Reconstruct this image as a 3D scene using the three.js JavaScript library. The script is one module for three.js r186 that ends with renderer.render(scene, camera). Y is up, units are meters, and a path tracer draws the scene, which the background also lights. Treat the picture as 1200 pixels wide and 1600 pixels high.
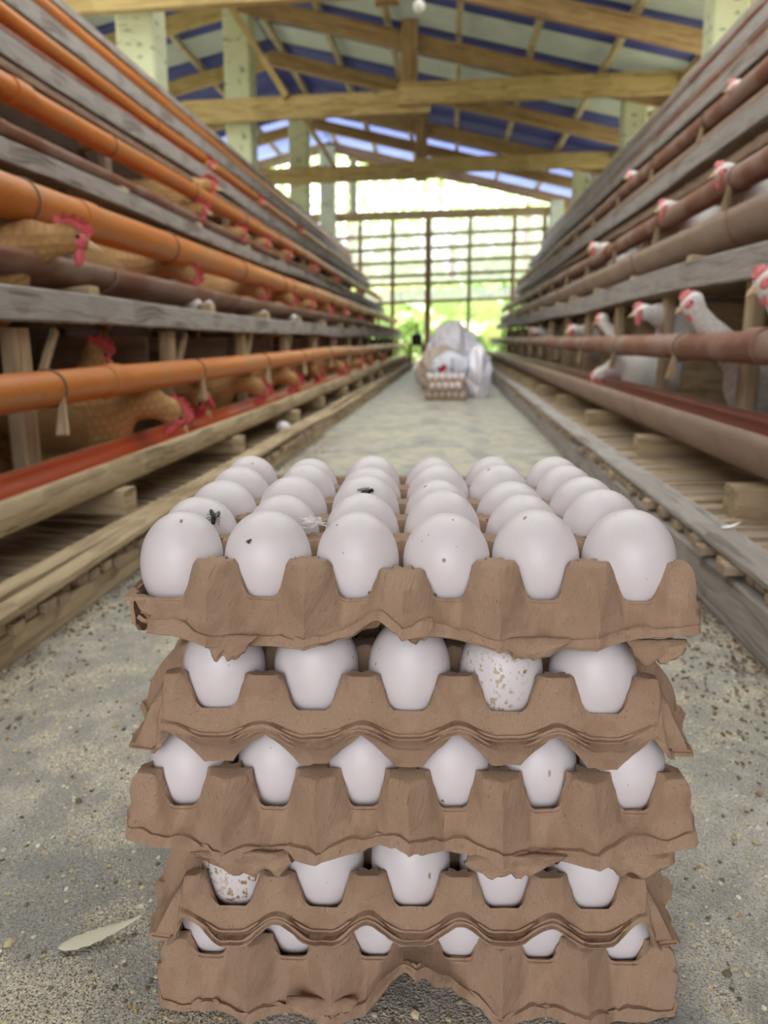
import * as THREE from 'three';
import { MarchingCubes } from 'three/addons/objects/MarchingCubes.js';
import * as BGU from 'three/addons/utils/BufferGeometryUtils.js';

// ------------------------------------------------------------------ camera, sky, exposure
const scene = new THREE.Scene();
const CAM_H = 0.37;
const camera = new THREE.PerspectiveCamera(67.38, 1200 / 1600, 0.02, 200);
camera.position.set(0, CAM_H, 0);
camera.rotation.order = 'YXZ';
camera.rotation.set(THREE.MathUtils.degToRad(-12.68), THREE.MathUtils.degToRad(4.88), 0);
camera.focus = 0.4; camera.userData.fStop = 9.5;
scene.add(camera);

const renderer = new THREE.WebGLRenderer({ antialias: true });
renderer.toneMapping = THREE.LinearToneMapping;
renderer.toneMappingExposure = 1.0;
renderer.shadowMap.enabled = true;

// overcast sky: one even cloud layer, a little brighter overhead
{
  const W = 64, H = 32, d = new Float32Array(W * H * 4);
  for (let j = 0; j < H; j++) for (let i = 0; i < W; i++) {
    const up = ((j + 0.5) / H - 0.5) * Math.PI, k = (1 + 0.6 * Math.max(0, Math.sin(up))) * (up < 0 ? 0.35 : 1);
    d.set([1.0 * k, 0.985 * k, 1.025 * k, 1], (j * W + i) * 4);
  }
  const t = new THREE.DataTexture(d, W, H, THREE.RGBAFormat, THREE.FloatType);
  t.mapping = THREE.EquirectangularReflectionMapping; t.magFilter = THREE.LinearFilter; t.needsUpdate = true;
  scene.background = t; scene.environment = t;
}
const SKY = 5.0;
scene.backgroundIntensity = SKY; scene.environmentIntensity = SKY;

// ------------------------------------------------------------------ helpers
let seedState = 7;
const rnd = () => { seedState = (seedState + 0x6D2B79F5) | 0; let t = Math.imul(seedState ^ (seedState >>> 15), 1 | seedState); t = (t + Math.imul(t ^ (t >>> 7), 61 | t)) ^ t; return ((t ^ (t >>> 14)) >>> 0) / 4294967296; };
const seed = (s) => { seedState = s | 0; };
const rr = (a, b) => a + (b - a) * rnd();
const { clamp, lerp, smoothstep } = THREE.MathUtils;
const V = (x, y, z) => new THREE.Vector3(x, y, z);
const hash = (x, y, z) => { let h = Math.imul(x, 374761393) ^ Math.imul(y, 668265263) ^ Math.imul(z, 2147483647 - 1640531527); h = Math.imul(h ^ (h >>> 13), 1274126177); return ((h ^ (h >>> 16)) >>> 0) / 4294967296; };
function vnoise(x, y, z = 0, per = 0) {   // value noise 0..1, tiling in x and y when per > 0
  const xi = Math.floor(x), yi = Math.floor(y), zi = Math.floor(z), f = (t) => t * t * (3 - 2 * t);
  const u = f(x - xi), v = f(y - yi), w = f(z - zi), m = (n) => per ? ((n % per) + per) % per : n;
  const g = (a, b, c) => hash(m(xi + a), m(yi + b), zi + c);
  const l = (c) => lerp(lerp(g(0, 0, c), g(1, 0, c), u), lerp(g(0, 1, c), g(1, 1, c), u), v);
  return lerp(l(0), l(1), w);
}
const fbm = (x, y, z, oct = 4, per = 0) => { let s = 0, a = 0.5, n = 0; for (let i = 0; i < oct; i++) { s += a * vnoise(x, y, z + i * 17, per); n += a; a *= 0.5; x *= 2; y *= 2; per *= 2; } return s / n; };
const mix3 = (a, b, t) => [lerp(a[0], b[0], t), lerp(a[1], b[1], t), lerp(a[2], b[2], t)];
// fn(u, v) -> {c:[r,g,b] sRGB 0..1, h:0..1}; returns colour and bump textures
function makeTex(W, H, fn, bump = true) {
  const c = new Uint8Array(W * H * 4), b = bump ? new Uint8Array(W * H * 4) : null;
  for (let j = 0; j < H; j++) for (let i = 0; i < W; i++) {
    const r = fn(i / W, j / H, i, j), k = (j * W + i) * 4;
    for (let q = 0; q < 3; q++) c[k + q] = clamp(r.c[q], 0, 1) * 255;
    c[k + 3] = 255;
    if (b) { const h = clamp(r.h, 0, 1) * 255; b[k] = b[k + 1] = b[k + 2] = h; b[k + 3] = 255; }
  }
  const mk = (d, srgb) => { const t = new THREE.DataTexture(d, W, H); t.wrapS = t.wrapT = THREE.RepeatWrapping; t.magFilter = THREE.LinearFilter; if (srgb) t.colorSpace = THREE.SRGBColorSpace; t.needsUpdate = true; return t; };
  return { map: mk(c, true), bump: b ? mk(b, false) : null };
}
function mat(tex, o = {}) {   // uv in metres; tile = size of one repeat
  const { tileU = 1, tileV = 1, bumpScale = 0, ...rest } = o, p = { roughness: 0.85, ...rest };
  if (tex) {
    p.map = tex.map.clone(); p.map.repeat.set(1 / tileU, 1 / tileV); p.map.needsUpdate = true;
    if (tex.bump && bumpScale) { p.bumpMap = tex.bump.clone(); p.bumpMap.repeat.set(1 / tileU, 1 / tileV); p.bumpMap.needsUpdate = true; p.bumpScale = bumpScale; }
  }
  const needsPhys = p.transmission !== undefined || p.clearcoat !== undefined || p.sheen !== undefined;
  return needsPhys ? new THREE.MeshPhysicalMaterial(p) : new THREE.MeshStandardMaterial(p);
}
const used = {};
const numbered = (n) => { const k = used[n] = (used[n] ?? -1) + 1; return k ? n + '_' + String(k).padStart(3, '0') : n; };
function mesh(name, geo, material, parent) {
  const m = new THREE.Mesh(geo, material); m.castShadow = m.receiveShadow = true;
  if (parent) { const c = (parent.userData.__n ??= {}); const k = c[name] = (c[name] ?? -1) + 1; m.name = k ? name + '_' + String(k).padStart(3, '0') : name; parent.add(m); }
  else { m.name = numbered(name); scene.add(m); }
  return m;
}
function thing(name, label, category, pos = [0, 0, 0], turn = 0, group) {
  const o = new THREE.Group(); o.name = numbered(name); o.position.set(...pos); o.rotation.y = turn; scene.add(o);
  o.userData.label = label; o.userData.category = category; if (group) o.userData.group = group;
  return o;
}
const tag = (o, label, category, group) => { o.userData.label = label; o.userData.category = category; if (group) o.userData.group = group; return o; };
const structure = (o) => { o.userData.kind = 'structure'; return o; };
const stuff = (o) => { o.userData.kind = 'stuff'; return o; };
const merge = (a) => BGU.mergeGeometries(a.map((g) => g.index ? g.toNonIndexed() : g));
function geoFrom(pos, uv, idx) {
  const g = new THREE.BufferGeometry();
  g.setAttribute('position', new THREE.Float32BufferAttribute(pos, 3));
  if (uv) g.setAttribute('uv', new THREE.Float32BufferAttribute(uv, 2));
  if (idx) g.setIndex(idx);
  g.computeVertexNormals();
  return g;
}
// box from a to b axis with width w (side) and height h (up), bevelled long edges, ends chamfered; uv in metres along the grain
function beamGeo(a, b, w, h, up = V(0, 1, 0), bev = 0.004, wob = 0) {
  const dir = b.clone().sub(a), L = dir.length(); dir.normalize();
  const side = new THREE.Vector3().crossVectors(dir, up).normalize(), top = new THREE.Vector3().crossVectors(side, dir).normalize();
  bev = Math.min(bev, w * 0.25, h * 0.25);
  const x = w / 2, y = h / 2, ring = [[-x + bev, -y], [x - bev, -y], [x, -y + bev], [x, y - bev], [x - bev, y], [-x + bev, y], [-x, y - bev], [-x, -y + bev]];
  const pos = [], uv = [], idx = [], n = ring.length, st = wob ? Math.max(2, Math.ceil(L / 0.4)) : 1, u0 = rnd() * 5, v0 = rnd() * 5;
  let per = 0;
  const P = (r, t, s = 1) => { const ox = wob ? (vnoise(t * 1.3 + u0 * 9, 3.3) - 0.5) * wob : 0, oy = wob ? (vnoise(t * 1.1 + v0 * 9, 8.1) - 0.5) * wob : 0; return a.clone().addScaledVector(dir, t).addScaledVector(side, r[0] * s + ox).addScaledVector(top, r[1] * s + oy); };
  for (let i = 0; i < n; i++) {
    const r0 = ring[i], r1 = ring[(i + 1) % n], w1 = Math.hypot(r1[0] - r0[0], r1[1] - r0[1]), base = pos.length / 3;
    for (let k = 0; k <= st; k++) { const t = L * k / st; pos.push(...P(r0, t).toArray(), ...P(r1, t).toArray()); uv.push(u0 + t, v0 + per, u0 + t, v0 + per + w1); }
    for (let k = 0; k < st; k++) { const q = base + k * 2; idx.push(q, q + 1, q + 2, q + 1, q + 3, q + 2); }
    per += w1;
  }
  for (const e of [0, 1]) { const base = pos.length / 3, t = e * L; for (const r of ring) { pos.push(...P(r, t).toArray()); uv.push(u0 + r[0], v0 + r[1]); } for (let i = 1; i < n - 1; i++) e ? idx.push(base, base + i, base + i + 1) : idx.push(base, base + i + 1, base + i); }
  const g = geoFrom(pos, uv, idx);
  return fixWinding(g, a.clone().add(b).multiplyScalar(0.5));
}
function fixWinding(g, c) {   // flips a convex-ish solid whose faces look inwards
  const p = g.attributes.position, i = g.index.array; let s = 0; const A = V(), B = V(), C = V();
  for (let k = 0; k < i.length; k += 3) { A.fromBufferAttribute(p, i[k]); B.fromBufferAttribute(p, i[k + 1]); C.fromBufferAttribute(p, i[k + 2]); const n = B.clone().sub(A).cross(C.clone().sub(A)); s += n.dot(A.clone().add(B).add(C).divideScalar(3).sub(c)); }
  if (s < 0) { for (let k = 0; k < i.length; k += 3) { const t = i[k + 1]; i[k + 1] = i[k + 2]; i[k + 2] = t; } g.computeVertexNormals(); }
  return g;
}
const boxGeo = (cx, cy, cz, w, h, d, bev = 0.003) => beamGeo(V(cx, cy, cz + d / 2), V(cx, cy, cz - d / 2), w, h, V(0, 1, 0), bev);
// closed profile [[x,y]...] swept along -z from z0 to z1; smooth or sharp corners; wobble in metres
function sweepZ(profile, z0, z1, { smooth = false, step = 0.35, wob = 0, sd = 1, sag = 0, caps = true } = {}) {
  const n = profile.length, L = Math.abs(z1 - z0), st = Math.max(1, Math.ceil(L / step)), pos = [], uv = [], idx = [], acc = [0];
  for (let i = 0; i < n; i++) { const a = profile[i], b = profile[(i + 1) % n]; acc.push(acc[i] + Math.hypot(b[0] - a[0], b[1] - a[1])); }
  const off = (z) => [wob * (fbm(z * 0.9 + sd * 13.1, sd, 1, 2) - 0.5) * 2, wob * (fbm(z * 0.7 + sd * 5.7, sd, 7, 2) - 0.5) * 2 - sag * (0.5 - 0.5 * Math.cos(z * Math.PI * 2 / 2.9 + sd))];
  for (let i = 0; i < n; i++) {
    const a = profile[i], b = profile[(i + 1) % n], base = pos.length / 3;
    for (let k = 0; k <= st; k++) { const z = lerp(z0, z1, k / st), o = off(z); pos.push(a[0] + o[0], a[1] + o[1], z, b[0] + o[0], b[1] + o[1], z); uv.push(L * k / st, acc[i], L * k / st, acc[i + 1]); }
    for (let k = 0; k < st; k++) { const q = base + k * 2; idx.push(q, q + 2, q + 1, q + 1, q + 2, q + 3); }
  }
  if (caps) for (const e of [0, 1]) {
    const base = pos.length / 3, z = e ? z1 : z0, o = off(z), tri = THREE.ShapeUtils.triangulateShape(profile.map((p) => new THREE.Vector2(...p)), []);
    for (const p of profile) { pos.push(p[0] + o[0], p[1] + o[1], z); uv.push(p[0], p[1]); }
    for (const t of tri) e ? idx.push(base + t[0], base + t[2], base + t[1]) : idx.push(base + t[0], base + t[1], base + t[2]);
  }
  let area = 0; for (let i = 0; i < n; i++) { const a = profile[i], b = profile[(i + 1) % n]; area += a[0] * b[1] - b[0] * a[1]; }
  if (area < 0) for (let k = 0; k < idx.length; k += 3) { const t = idx[k + 1]; idx[k + 1] = idx[k + 2]; idx[k + 2] = t; }
  const g = geoFrom(pos, uv, idx);
  if (smooth) {   // average normals over shared positions of the side faces
    const p = g.attributes.position, nn = g.attributes.normal, m = new Map(), key = (i) => `${Math.round(p.getX(i) * 1e5)},${Math.round(p.getY(i) * 1e5)},${Math.round(p.getZ(i) * 1e5)}`;
    const sideCount = n * (st + 1) * 2;
    for (let i = 0; i < sideCount; i++) { const k = key(i), v = m.get(k) ?? V(); v.add(V().fromBufferAttribute(nn, i)); m.set(k, v); }
    for (let i = 0; i < sideCount; i++) { const v = m.get(key(i)).clone().normalize(); nn.setXYZ(i, v.x, v.y, v.z); }
  }
  return g;
}
const rectProfile = (x0, x1, y0, y1, b = 0.003) => { b = Math.min(b, (x1 - x0) * 0.3, (y1 - y0) * 0.3); return [[x0 + b, y0], [x1 - b, y0], [x1, y0 + b], [x1, y1 - b], [x1 - b, y1], [x0 + b, y1], [x0, y1 - b], [x0, y0 + b]]; };
const circleProfile = (cx, cy, r, n = 18, ry = r) => Array.from({ length: n }, (_, i) => [cx + r * Math.cos(i / n * Math.PI * 2), cy + ry * Math.sin(i / n * Math.PI * 2)]);
function tubeGeo(pts, r, seg = 20, rad = 6) { return new THREE.TubeGeometry(new THREE.CatmullRomCurve3(pts), seg, r, rad, false); }
function xf(g, p = [0, 0, 0], r = [0, 0, 0], s = [1, 1, 1]) { return g.applyMatrix4(new THREE.Matrix4().compose(V(...p), new THREE.Quaternion().setFromEuler(new THREE.Euler(...r)), V(...s))); }

// ------------------------------------------------------------------ textures and materials
function woodTex(sd, base, dark, light, grain = 1) {   // u along the grain
  return makeTex(512, 256, (u, v) => {
    const w = fbm(u * 4, v * 4, sd, 3, 4), g = fbm(u * 6 + w * 0.4, v * 48 + w * 5, sd + 3, 3, 0), f = vnoise(u * 40, v * 128, sd + 9), bl = fbm(u * 8, v * 8, sd + 20, 3, 8);
    let c = mix3(base, dark, smoothstep(g, 0.5, 0.78) * 0.8 * grain); c = mix3(c, light, smoothstep(f, 0.72, 0.95) * 0.35); c = mix3(c, dark, smoothstep(bl, 0.58, 0.8) * 0.55); c = mix3(c, light, smoothstep(bl, 0.45, 0.2) * 0.35);
    return { c, h: 0.6 - 0.5 * smoothstep(g, 0.5, 0.8) + 0.3 * f };
  });
}
const T = {
  grey: woodTex(1, [0.60, 0.575, 0.555], [0.42, 0.39, 0.365], [0.70, 0.685, 0.67]),
  brown: woodTex(2, [0.55, 0.46, 0.39], [0.36, 0.285, 0.235], [0.68, 0.59, 0.51]),
  tan: woodTex(3, [0.69, 0.61, 0.48], [0.47, 0.39, 0.285], [0.80, 0.73, 0.61]),
  beam: woodTex(4, [0.655, 0.57, 0.37], [0.50, 0.41, 0.25], [0.78, 0.70, 0.50]),
  rafter: woodTex(5, [0.60, 0.49, 0.34], [0.43, 0.33, 0.22], [0.70, 0.60, 0.44]),
  purlin: woodTex(6, [0.68, 0.62, 0.48], [0.48, 0.42, 0.3], [0.8, 0.75, 0.62]),
  bamboo: woodTex(8, [0.64, 0.56, 0.47], [0.42, 0.34, 0.27], [0.78, 0.72, 0.63]),
};
T.concrete = makeTex(2048, 2048, (u, v) => {
  const big = fbm(u * 4, v * 4, 31, 4, 4), mid = fbm(u * 22, v * 22, 37, 3, 22), a = u * 640 + v * 250, b = v * 640 - u * 250, wx = vnoise(u * 90, v * 90, 43, 90) * 3;
  const g = vnoise(a + wx, b, 41), g2 = vnoise(b * 1.55, a * 1.55 + wx, 47), g3 = hash(Math.floor(u * 2048), Math.floor(v * 2048), 5);
  let c = mix3([0.62, 0.61, 0.58], [0.74, 0.725, 0.69], smoothstep(mid, 0.3, 0.7));
  const feed = smoothstep(big + (mid - 0.5) * 0.6, 0.40, 0.64);
  c = mix3(c, [0.82, 0.79, 0.69], feed * 0.5);
  c = mix3(c, [0.95, 0.915, 0.79], smoothstep(g, 0.56, 0.78) * (0.3 + 0.6 * feed));
  c = mix3(c, [0.27, 0.245, 0.20], smoothstep(g2, 0.58, 0.80) * (0.42 + 0.5 * feed));
  c = mix3(c, [0.50, 0.505, 0.505], smoothstep(fbm(u * 8, v * 8, 61, 3, 8), 0.56, 0.75) * 0.6);
  const k = 0.9 + 0.2 * g3;
  return { c: c.map((x) => x * k), h: 0.35 * mid + 0.4 * g + 0.25 * (1 - g2) };
});
T.pulp = makeTex(1024, 1024, (u, v) => {
  const big = fbm(u * 4, v * 4, 3, 4, 4), f1 = vnoise(u * 160 + 8 * big, v * 60, 5), f2 = vnoise(u * 60, v * 170 + 8 * big, 6), g = vnoise(u * 330, v * 330, 7, 330), sp = vnoise(u * 190, v * 190, 9, 190);
  let c = mix3([0.615, 0.51, 0.42], [0.675, 0.57, 0.475], big);
  c = mix3(c, [0.74, 0.63, 0.53], smoothstep(Math.max(f1, f2), 0.86, 0.99) * 0.45);
  c = mix3(c, [0.42, 0.31, 0.24], smoothstep(sp, 0.84, 0.96) * 0.5);
  c = mix3(c, [0.58, 0.47, 0.38], smoothstep(fbm(u * 11, v * 11, 13, 3, 11), 0.52, 0.7) * 0.5);
  return { c: c.map((x) => x * (0.97 + 0.06 * g)), h: 0.5 * g + 0.3 * Math.max(f1, f2) + 0.2 * fbm(u * 40, v * 40, 15, 2, 40) };
});
const eggTex = (sd, specks, streak) => {
  seed(sd * 101); const sp = Array.from({ length: specks }, () => ({ u: rnd(), v: rr(0.12, 0.9), r: Math.pow(rnd(), 3) * 0.012 + 0.0022, e: rr(0.4, 1.2), d: rr(0.4, 1) }));
  return makeTex(512, 256, (u, v) => {
    const n = fbm(u * 8, v * 8, sd, 3, 8), p = vnoise(u * 256, v * 128, sd + 5);
    let c = mix3([0.845, 0.82, 0.825], [0.88, 0.86, 0.87], n), h = 0.5 + 0.5 * p;
    for (const s of sp) { let du = Math.abs(u - s.u); du = Math.min(du, 1 - du) * Math.sin(v * Math.PI) * 2; const q = Math.hypot(du, (v - s.v) * s.e) / s.r; if (q < 1.2) { const k = smoothstep(1.2 - q + (p - 0.5) * 0.5, 0.1, 0.5) * s.d; c = mix3(c, [0.47, 0.36, 0.22], k); } }
    if (streak) { const q = smoothstep(fbm(u * 84, v * 44, sd + 30, 3, 0), 0.60, 0.72) * smoothstep(fbm(u * 4, v * 4, sd + 40, 2, 4), 0.36, 0.56); c = mix3(c, [0.55, 0.45, 0.25], q * streak); }
    return { c, h };
  });
};
T.pvc = makeTex(512, 256, (u, v) => {
  const n = fbm(u * 6, v * 4, 71, 4, 6), s = fbm(u * 14, v * 3, 73, 4), d = vnoise(u * 120, v * 90, 75);
  let c = mix3([0.78, 0.475, 0.165], [0.715, 0.40, 0.13], n); c = mix3(c, [0.66, 0.49, 0.33], smoothstep(s, 0.55, 0.8) * 0.55); c = mix3(c, [0.45, 0.25, 0.15], smoothstep(d, 0.85, 0.98) * 0.5);
  return { c, h: s };
});
T.pvcDusty = makeTex(512, 256, (u, v) => {
  const n = fbm(u * 6, v * 4, 81, 4, 6), s = fbm(u * 10, v * 5, 83, 4, 0), d = vnoise(u * 140, v * 90, 85);
  let c = mix3([0.56, 0.37, 0.28], [0.48, 0.295, 0.22], n); c = mix3(c, [0.61, 0.525, 0.48], smoothstep(s, 0.36, 0.66) * 0.75); c = mix3(c, [0.34, 0.22, 0.17], smoothstep(d, 0.8, 0.97) * 0.5);
  return { c, h: s };
});
T.feather = (() => { const mk = (a, b, c3, sd) => makeTex(256, 256, (u, v) => { const k = 9, row = Math.floor(v * k), off = (row % 2) * 0.5, x = (u * k + off) % 1, y = (v * k) % 1, r = Math.hypot(x - 0.5, (y - 0.1) * 0.8), n = fbm(u * 8, v * 8, sd, 3, 8), bar = vnoise(u * 150, v * 30, sd + 2); let c = mix3(a, b, n); c = mix3(c, c3, smoothstep(r, 0.2, 0.6) * 0.35 * (0.3 + bar) + 0.3 * smoothstep(bar, 0.6, 0.9) * 0.5); return { c, h: 1 - r + bar * 0.3 }; }); return { tan: mk([0.76, 0.61, 0.41], [0.68, 0.51, 0.31], [0.5, 0.36, 0.22], 91), white: mk([0.93, 0.92, 0.90], [0.87, 0.86, 0.84], [0.74, 0.72, 0.69], 95) }; })();
T.mottle = (a, b, sd, k = 6) => makeTex(256, 256, (u, v) => { const n = fbm(u * k, v * k, sd, 4, k); return { c: mix3(a, b, n), h: n }; });
T.post = makeTex(256, 512, (u, v) => { const n = fbm(u * 5, v * 5, 111, 4, 5), s = fbm(u * 22, v * 14, 113, 3, 0); let c = mix3([0.72, 0.745, 0.60], [0.80, 0.815, 0.69], n); c = mix3(c, [0.4, 0.42, 0.34], smoothstep(s, 0.68, 0.8) * 0.7); return { c, h: n }; });

const M = {
  concrete: mat(T.concrete, { tileU: 0.7, tileV: 0.7, bumpScale: 0.0016, roughness: 0.5 }),
  pulp: mat(T.pulp, { tileU: 0.11, tileV: 0.11, bumpScale: 0.0003, roughness: 0.95, side: THREE.DoubleSide }),
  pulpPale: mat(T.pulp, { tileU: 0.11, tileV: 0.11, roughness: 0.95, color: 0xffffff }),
  grey: mat(T.grey, { tileU: 1.1, tileV: 0.4, bumpScale: 0.002 }),
  brown: mat(T.brown, { tileU: 1.1, tileV: 0.4, bumpScale: 0.002 }),
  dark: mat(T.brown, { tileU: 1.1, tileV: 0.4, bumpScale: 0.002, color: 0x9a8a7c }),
  tan: mat(T.tan, { tileU: 1.0, tileV: 0.35, bumpScale: 0.0015 }),
  beam: mat(T.beam, { tileU: 1.6, tileV: 0.5, bumpScale: 0.002 }),
  rafter: mat(T.rafter, { tileU: 1.6, tileV: 0.5, bumpScale: 0.002 }),
  purlin: mat(T.purlin, { tileU: 1.6, tileV: 0.5, bumpScale: 0.002 }),
  bamboo: mat(T.bamboo, { tileU: 0.9, tileV: 0.2, bumpScale: 0.001, roughness: 0.7 }),
  pvc: mat(T.pvc, { tileU: 1.7, tileV: 0.32, roughness: 0.42 }),
  pvcDusty: mat(T.pvcDusty, { tileU: 1.3, tileV: 0.32, roughness: 0.55 }),
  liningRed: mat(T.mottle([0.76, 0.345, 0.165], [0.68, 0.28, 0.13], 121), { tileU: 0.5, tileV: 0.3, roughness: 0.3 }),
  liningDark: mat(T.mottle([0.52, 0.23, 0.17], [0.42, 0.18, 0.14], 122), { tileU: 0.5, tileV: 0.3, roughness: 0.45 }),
  wire: mat(null, { color: 0x6a6259, roughness: 0.5, metalness: 0.6 }),
  post: mat(T.post, { tileU: 0.5, tileV: 1.0, bumpScale: 0.002, roughness: 0.9 }),
  roofBlue: mat(T.mottle([0.21, 0.235, 0.43], [0.26, 0.29, 0.50], 131), { tileU: 0.8, tileV: 0.8, roughness: 0.55, transmission: 0.035, thickness: 0, side: THREE.DoubleSide }),
  roofGrey: mat(T.mottle([0.56, 0.59, 0.52], [0.64, 0.66, 0.59], 132), { tileU: 0.8, tileV: 0.8, roughness: 0.7, transmission: 0.05, thickness: 0, side: THREE.DoubleSide }),
  roofClearAdded: mat(T.mottle([0.86, 0.88, 0.86], [0.92, 0.93, 0.91], 133), { tileU: 0.8, tileV: 0.8, roughness: 0.7, transmission: 0.6, thickness: 0, side: THREE.DoubleSide }),
  roofLilac: mat(T.mottle([0.55, 0.62, 0.86], [0.62, 0.68, 0.9], 135), { tileU: 0.8, tileV: 0.8, roughness: 0.7, transmission: 0.28, thickness: 0, side: THREE.DoubleSide }),
  troughDusty: mat(T.mottle([0.66, 0.58, 0.525], [0.56, 0.46, 0.40], 134, 9), { tileU: 0.6, tileV: 0.3, roughness: 0.6 }),
  sheet: mat(null, { color: 0xe4e6ea, roughness: 0.55, transmission: 0.58, thickness: 0, side: THREE.DoubleSide }),
  egg: [mat(eggTex(1, 5, 0), { roughness: 0.42 }), mat(eggTex(2, 16, 0), { roughness: 0.42 }), mat(eggTex(3, 34, 0.5), { roughness: 0.42 }), mat(eggTex(4, 26, 0), { roughness: 0.42 }), mat(eggTex(5, 60, 0.95), { roughness: 0.42 }), mat(eggTex(6, 9, 0), { roughness: 0.42 })],
  henTan: mat(T.feather.tan, { tileU: 0.14, tileV: 0.14, bumpScale: 0.003 }), henWhite: mat(T.feather.white, { tileU: 0.14, tileV: 0.14, bumpScale: 0.003 }),
  comb: mat(T.mottle([0.87, 0.43, 0.46], [0.79, 0.30, 0.34], 141, 10), { tileU: 0.05, tileV: 0.05, roughness: 0.5 }),
  combPale: mat(T.mottle([0.90, 0.56, 0.56], [0.84, 0.43, 0.44], 142, 10), { tileU: 0.05, tileV: 0.05, roughness: 0.55 }),
  beak: mat(null, { color: 0xd8b98c, roughness: 0.4 }), eye: mat(null, { color: 0x17110c, roughness: 0.1 }), leg: mat(null, { color: 0xc9a352, roughness: 0.6 }),
  flyBody: mat(null, { color: 0x0c0c0e, roughness: 0.35 }), flyWing: mat(null, { color: 0x5c5a58, roughness: 0.2, transmission: 0.5, thickness: 0, side: THREE.DoubleSide }),
  leaf: [0xc6dd9c, 0xd6e8ae, 0xb6d48a, 0xecedb8].map((c) => mat(null, { color: c, roughness: 0.6, transmission: 0.45, thickness: 0, side: THREE.DoubleSide })),
  trunk: mat(T.brown, { tileU: 1, tileV: 0.5 }),
  ground: mat(T.mottle([0.60, 0.62, 0.46], [0.70, 0.68, 0.56], 151, 8), { tileU: 3, tileV: 3, roughness: 1 }),
  plastic: mat(T.mottle([0.95, 0.94, 0.97], [0.88, 0.87, 0.92], 161), { tileU: 0.4, tileV: 0.4, roughness: 0.4 }),
  feedSack: mat(T.mottle([0.80, 0.74, 0.68], [0.72, 0.65, 0.60], 162), { tileU: 0.4, tileV: 0.4, roughness: 0.8 }),
  jug: mat(null, { color: 0x23262c, roughness: 0.5 }),
  glass: mat(null, { color: 0xf2f5ee, roughness: 0.12, transmission: 0.35, thickness: 0 }), metal: mat(null, { color: 0x9a9a95, roughness: 0.4, metalness: 0.8 }),
  whiteFeather: mat(null, { color: 0xf2f0ee, roughness: 0.9, side: THREE.DoubleSide }),
};

// ------------------------------------------------------------------ large structure: ground, floor, posts, trusses, roof, end wall
const ZEND = -11.6, ZNEAR = 3.4;
structure(mesh('ground', boxGeo(0, -0.17, -6, 70, 0.12, 60, 0), M.ground));
{
  const g = new THREE.BoxGeometry(9.2, 0.12, 16); g.attributes.uv.array.forEach((_, i, a) => { a[i] *= i % 2 ? 16 : 9.2; });
  g.translate(-1.6, -0.06, -3.8);
  structure(mesh('floor', g, M.concrete));
}
const RIDGE_X = -1.78, RIDGE_Y = 3.15, SL = 0.232, EAVE_R = 2.35, EAVE_L = -5.9;
const roofY = (x) => RIDGE_Y - SL * Math.abs(x - RIDGE_X);
const posts = [];
for (const z of [2.6, -4.7, -6.85, -9.4, -11.5]) for (const [x, w] of [[-1.8, 0.215], [1.45, 0.18]]) {
  seed(Math.round(z * 100 + x * 10));
  const p = structure(mesh('column', beamGeo(V(x + 0.0, 0, z), V(x - 0.03 * Math.sign(x), roofY(x) - 0.16, z), w, w, V(0, 0, 1), 0.012), M.post)); posts.push(p);
}
function roofTruss(z, tie, king) {
  const t = new THREE.Group(); t.name = numbered('roof_beam'); scene.add(t); structure(t); seed(Math.round(-z * 777));
  const yb = -0.155;
  mesh('rafter', beamGeo(V(RIDGE_X, roofY(RIDGE_X) + yb, z), V(EAVE_R, roofY(EAVE_R) + yb, z), 0.055, 0.13), M.rafter, t);
  mesh('rafter', beamGeo(V(RIDGE_X, roofY(RIDGE_X) + yb, z - 0.06), V(EAVE_L, roofY(EAVE_L) + yb, z - 0.06), 0.055, 0.13), M.beam, t);
  if (tie) {
    mesh('tie_beam', beamGeo(V(-3.9, 2.12, z + 0.13), V(-0.2, 2.20, z + 0.13), 0.055, 0.17), M.beam, t);
    mesh('tie_beam', beamGeo(V(-0.45, 2.235, z + 0.19), V(1.75, 2.27, z + 0.19), 0.055, 0.16), M.beam, t);
    mesh('brace', beamGeo(V(-1.78, 2.93, z + 0.19), V(-1.33, 2.24, z + 0.19), 0.05, 0.1, V(0, 0, 1)), M.beam, t);
    mesh('brace', beamGeo(V(1.36, 1.85, z + 0.1), V(1.72, 2.2, z + 0.1), 0.05, 0.08, V(0, 0, 1)), M.beam, t);
  }
  if (king) mesh('king_post', beamGeo(V(-0.37, 2.1, z + 0.06), V(-0.37, roofY(-0.37) - 0.02, z + 0.06), 0.13, 0.06, V(0, 0, 1)), M.rafter, t);
}
for (const [z, tie, king] of [[-11.45, 0, 0], [-10.3, 0, 0], [-9.3, 1, 1], [-8.0, 0, 0], [-6.75, 1, 1], [-5.6, 0, 0], [-4.6, 1, 1], [-3.4, 0, 0], [-2.2, 1, 0], [-1.0, 0, 0], [0.2, 1, 0], [1.4, 0, 0], [2.6, 1, 0]]) roofTruss(z, tie, king);
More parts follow.
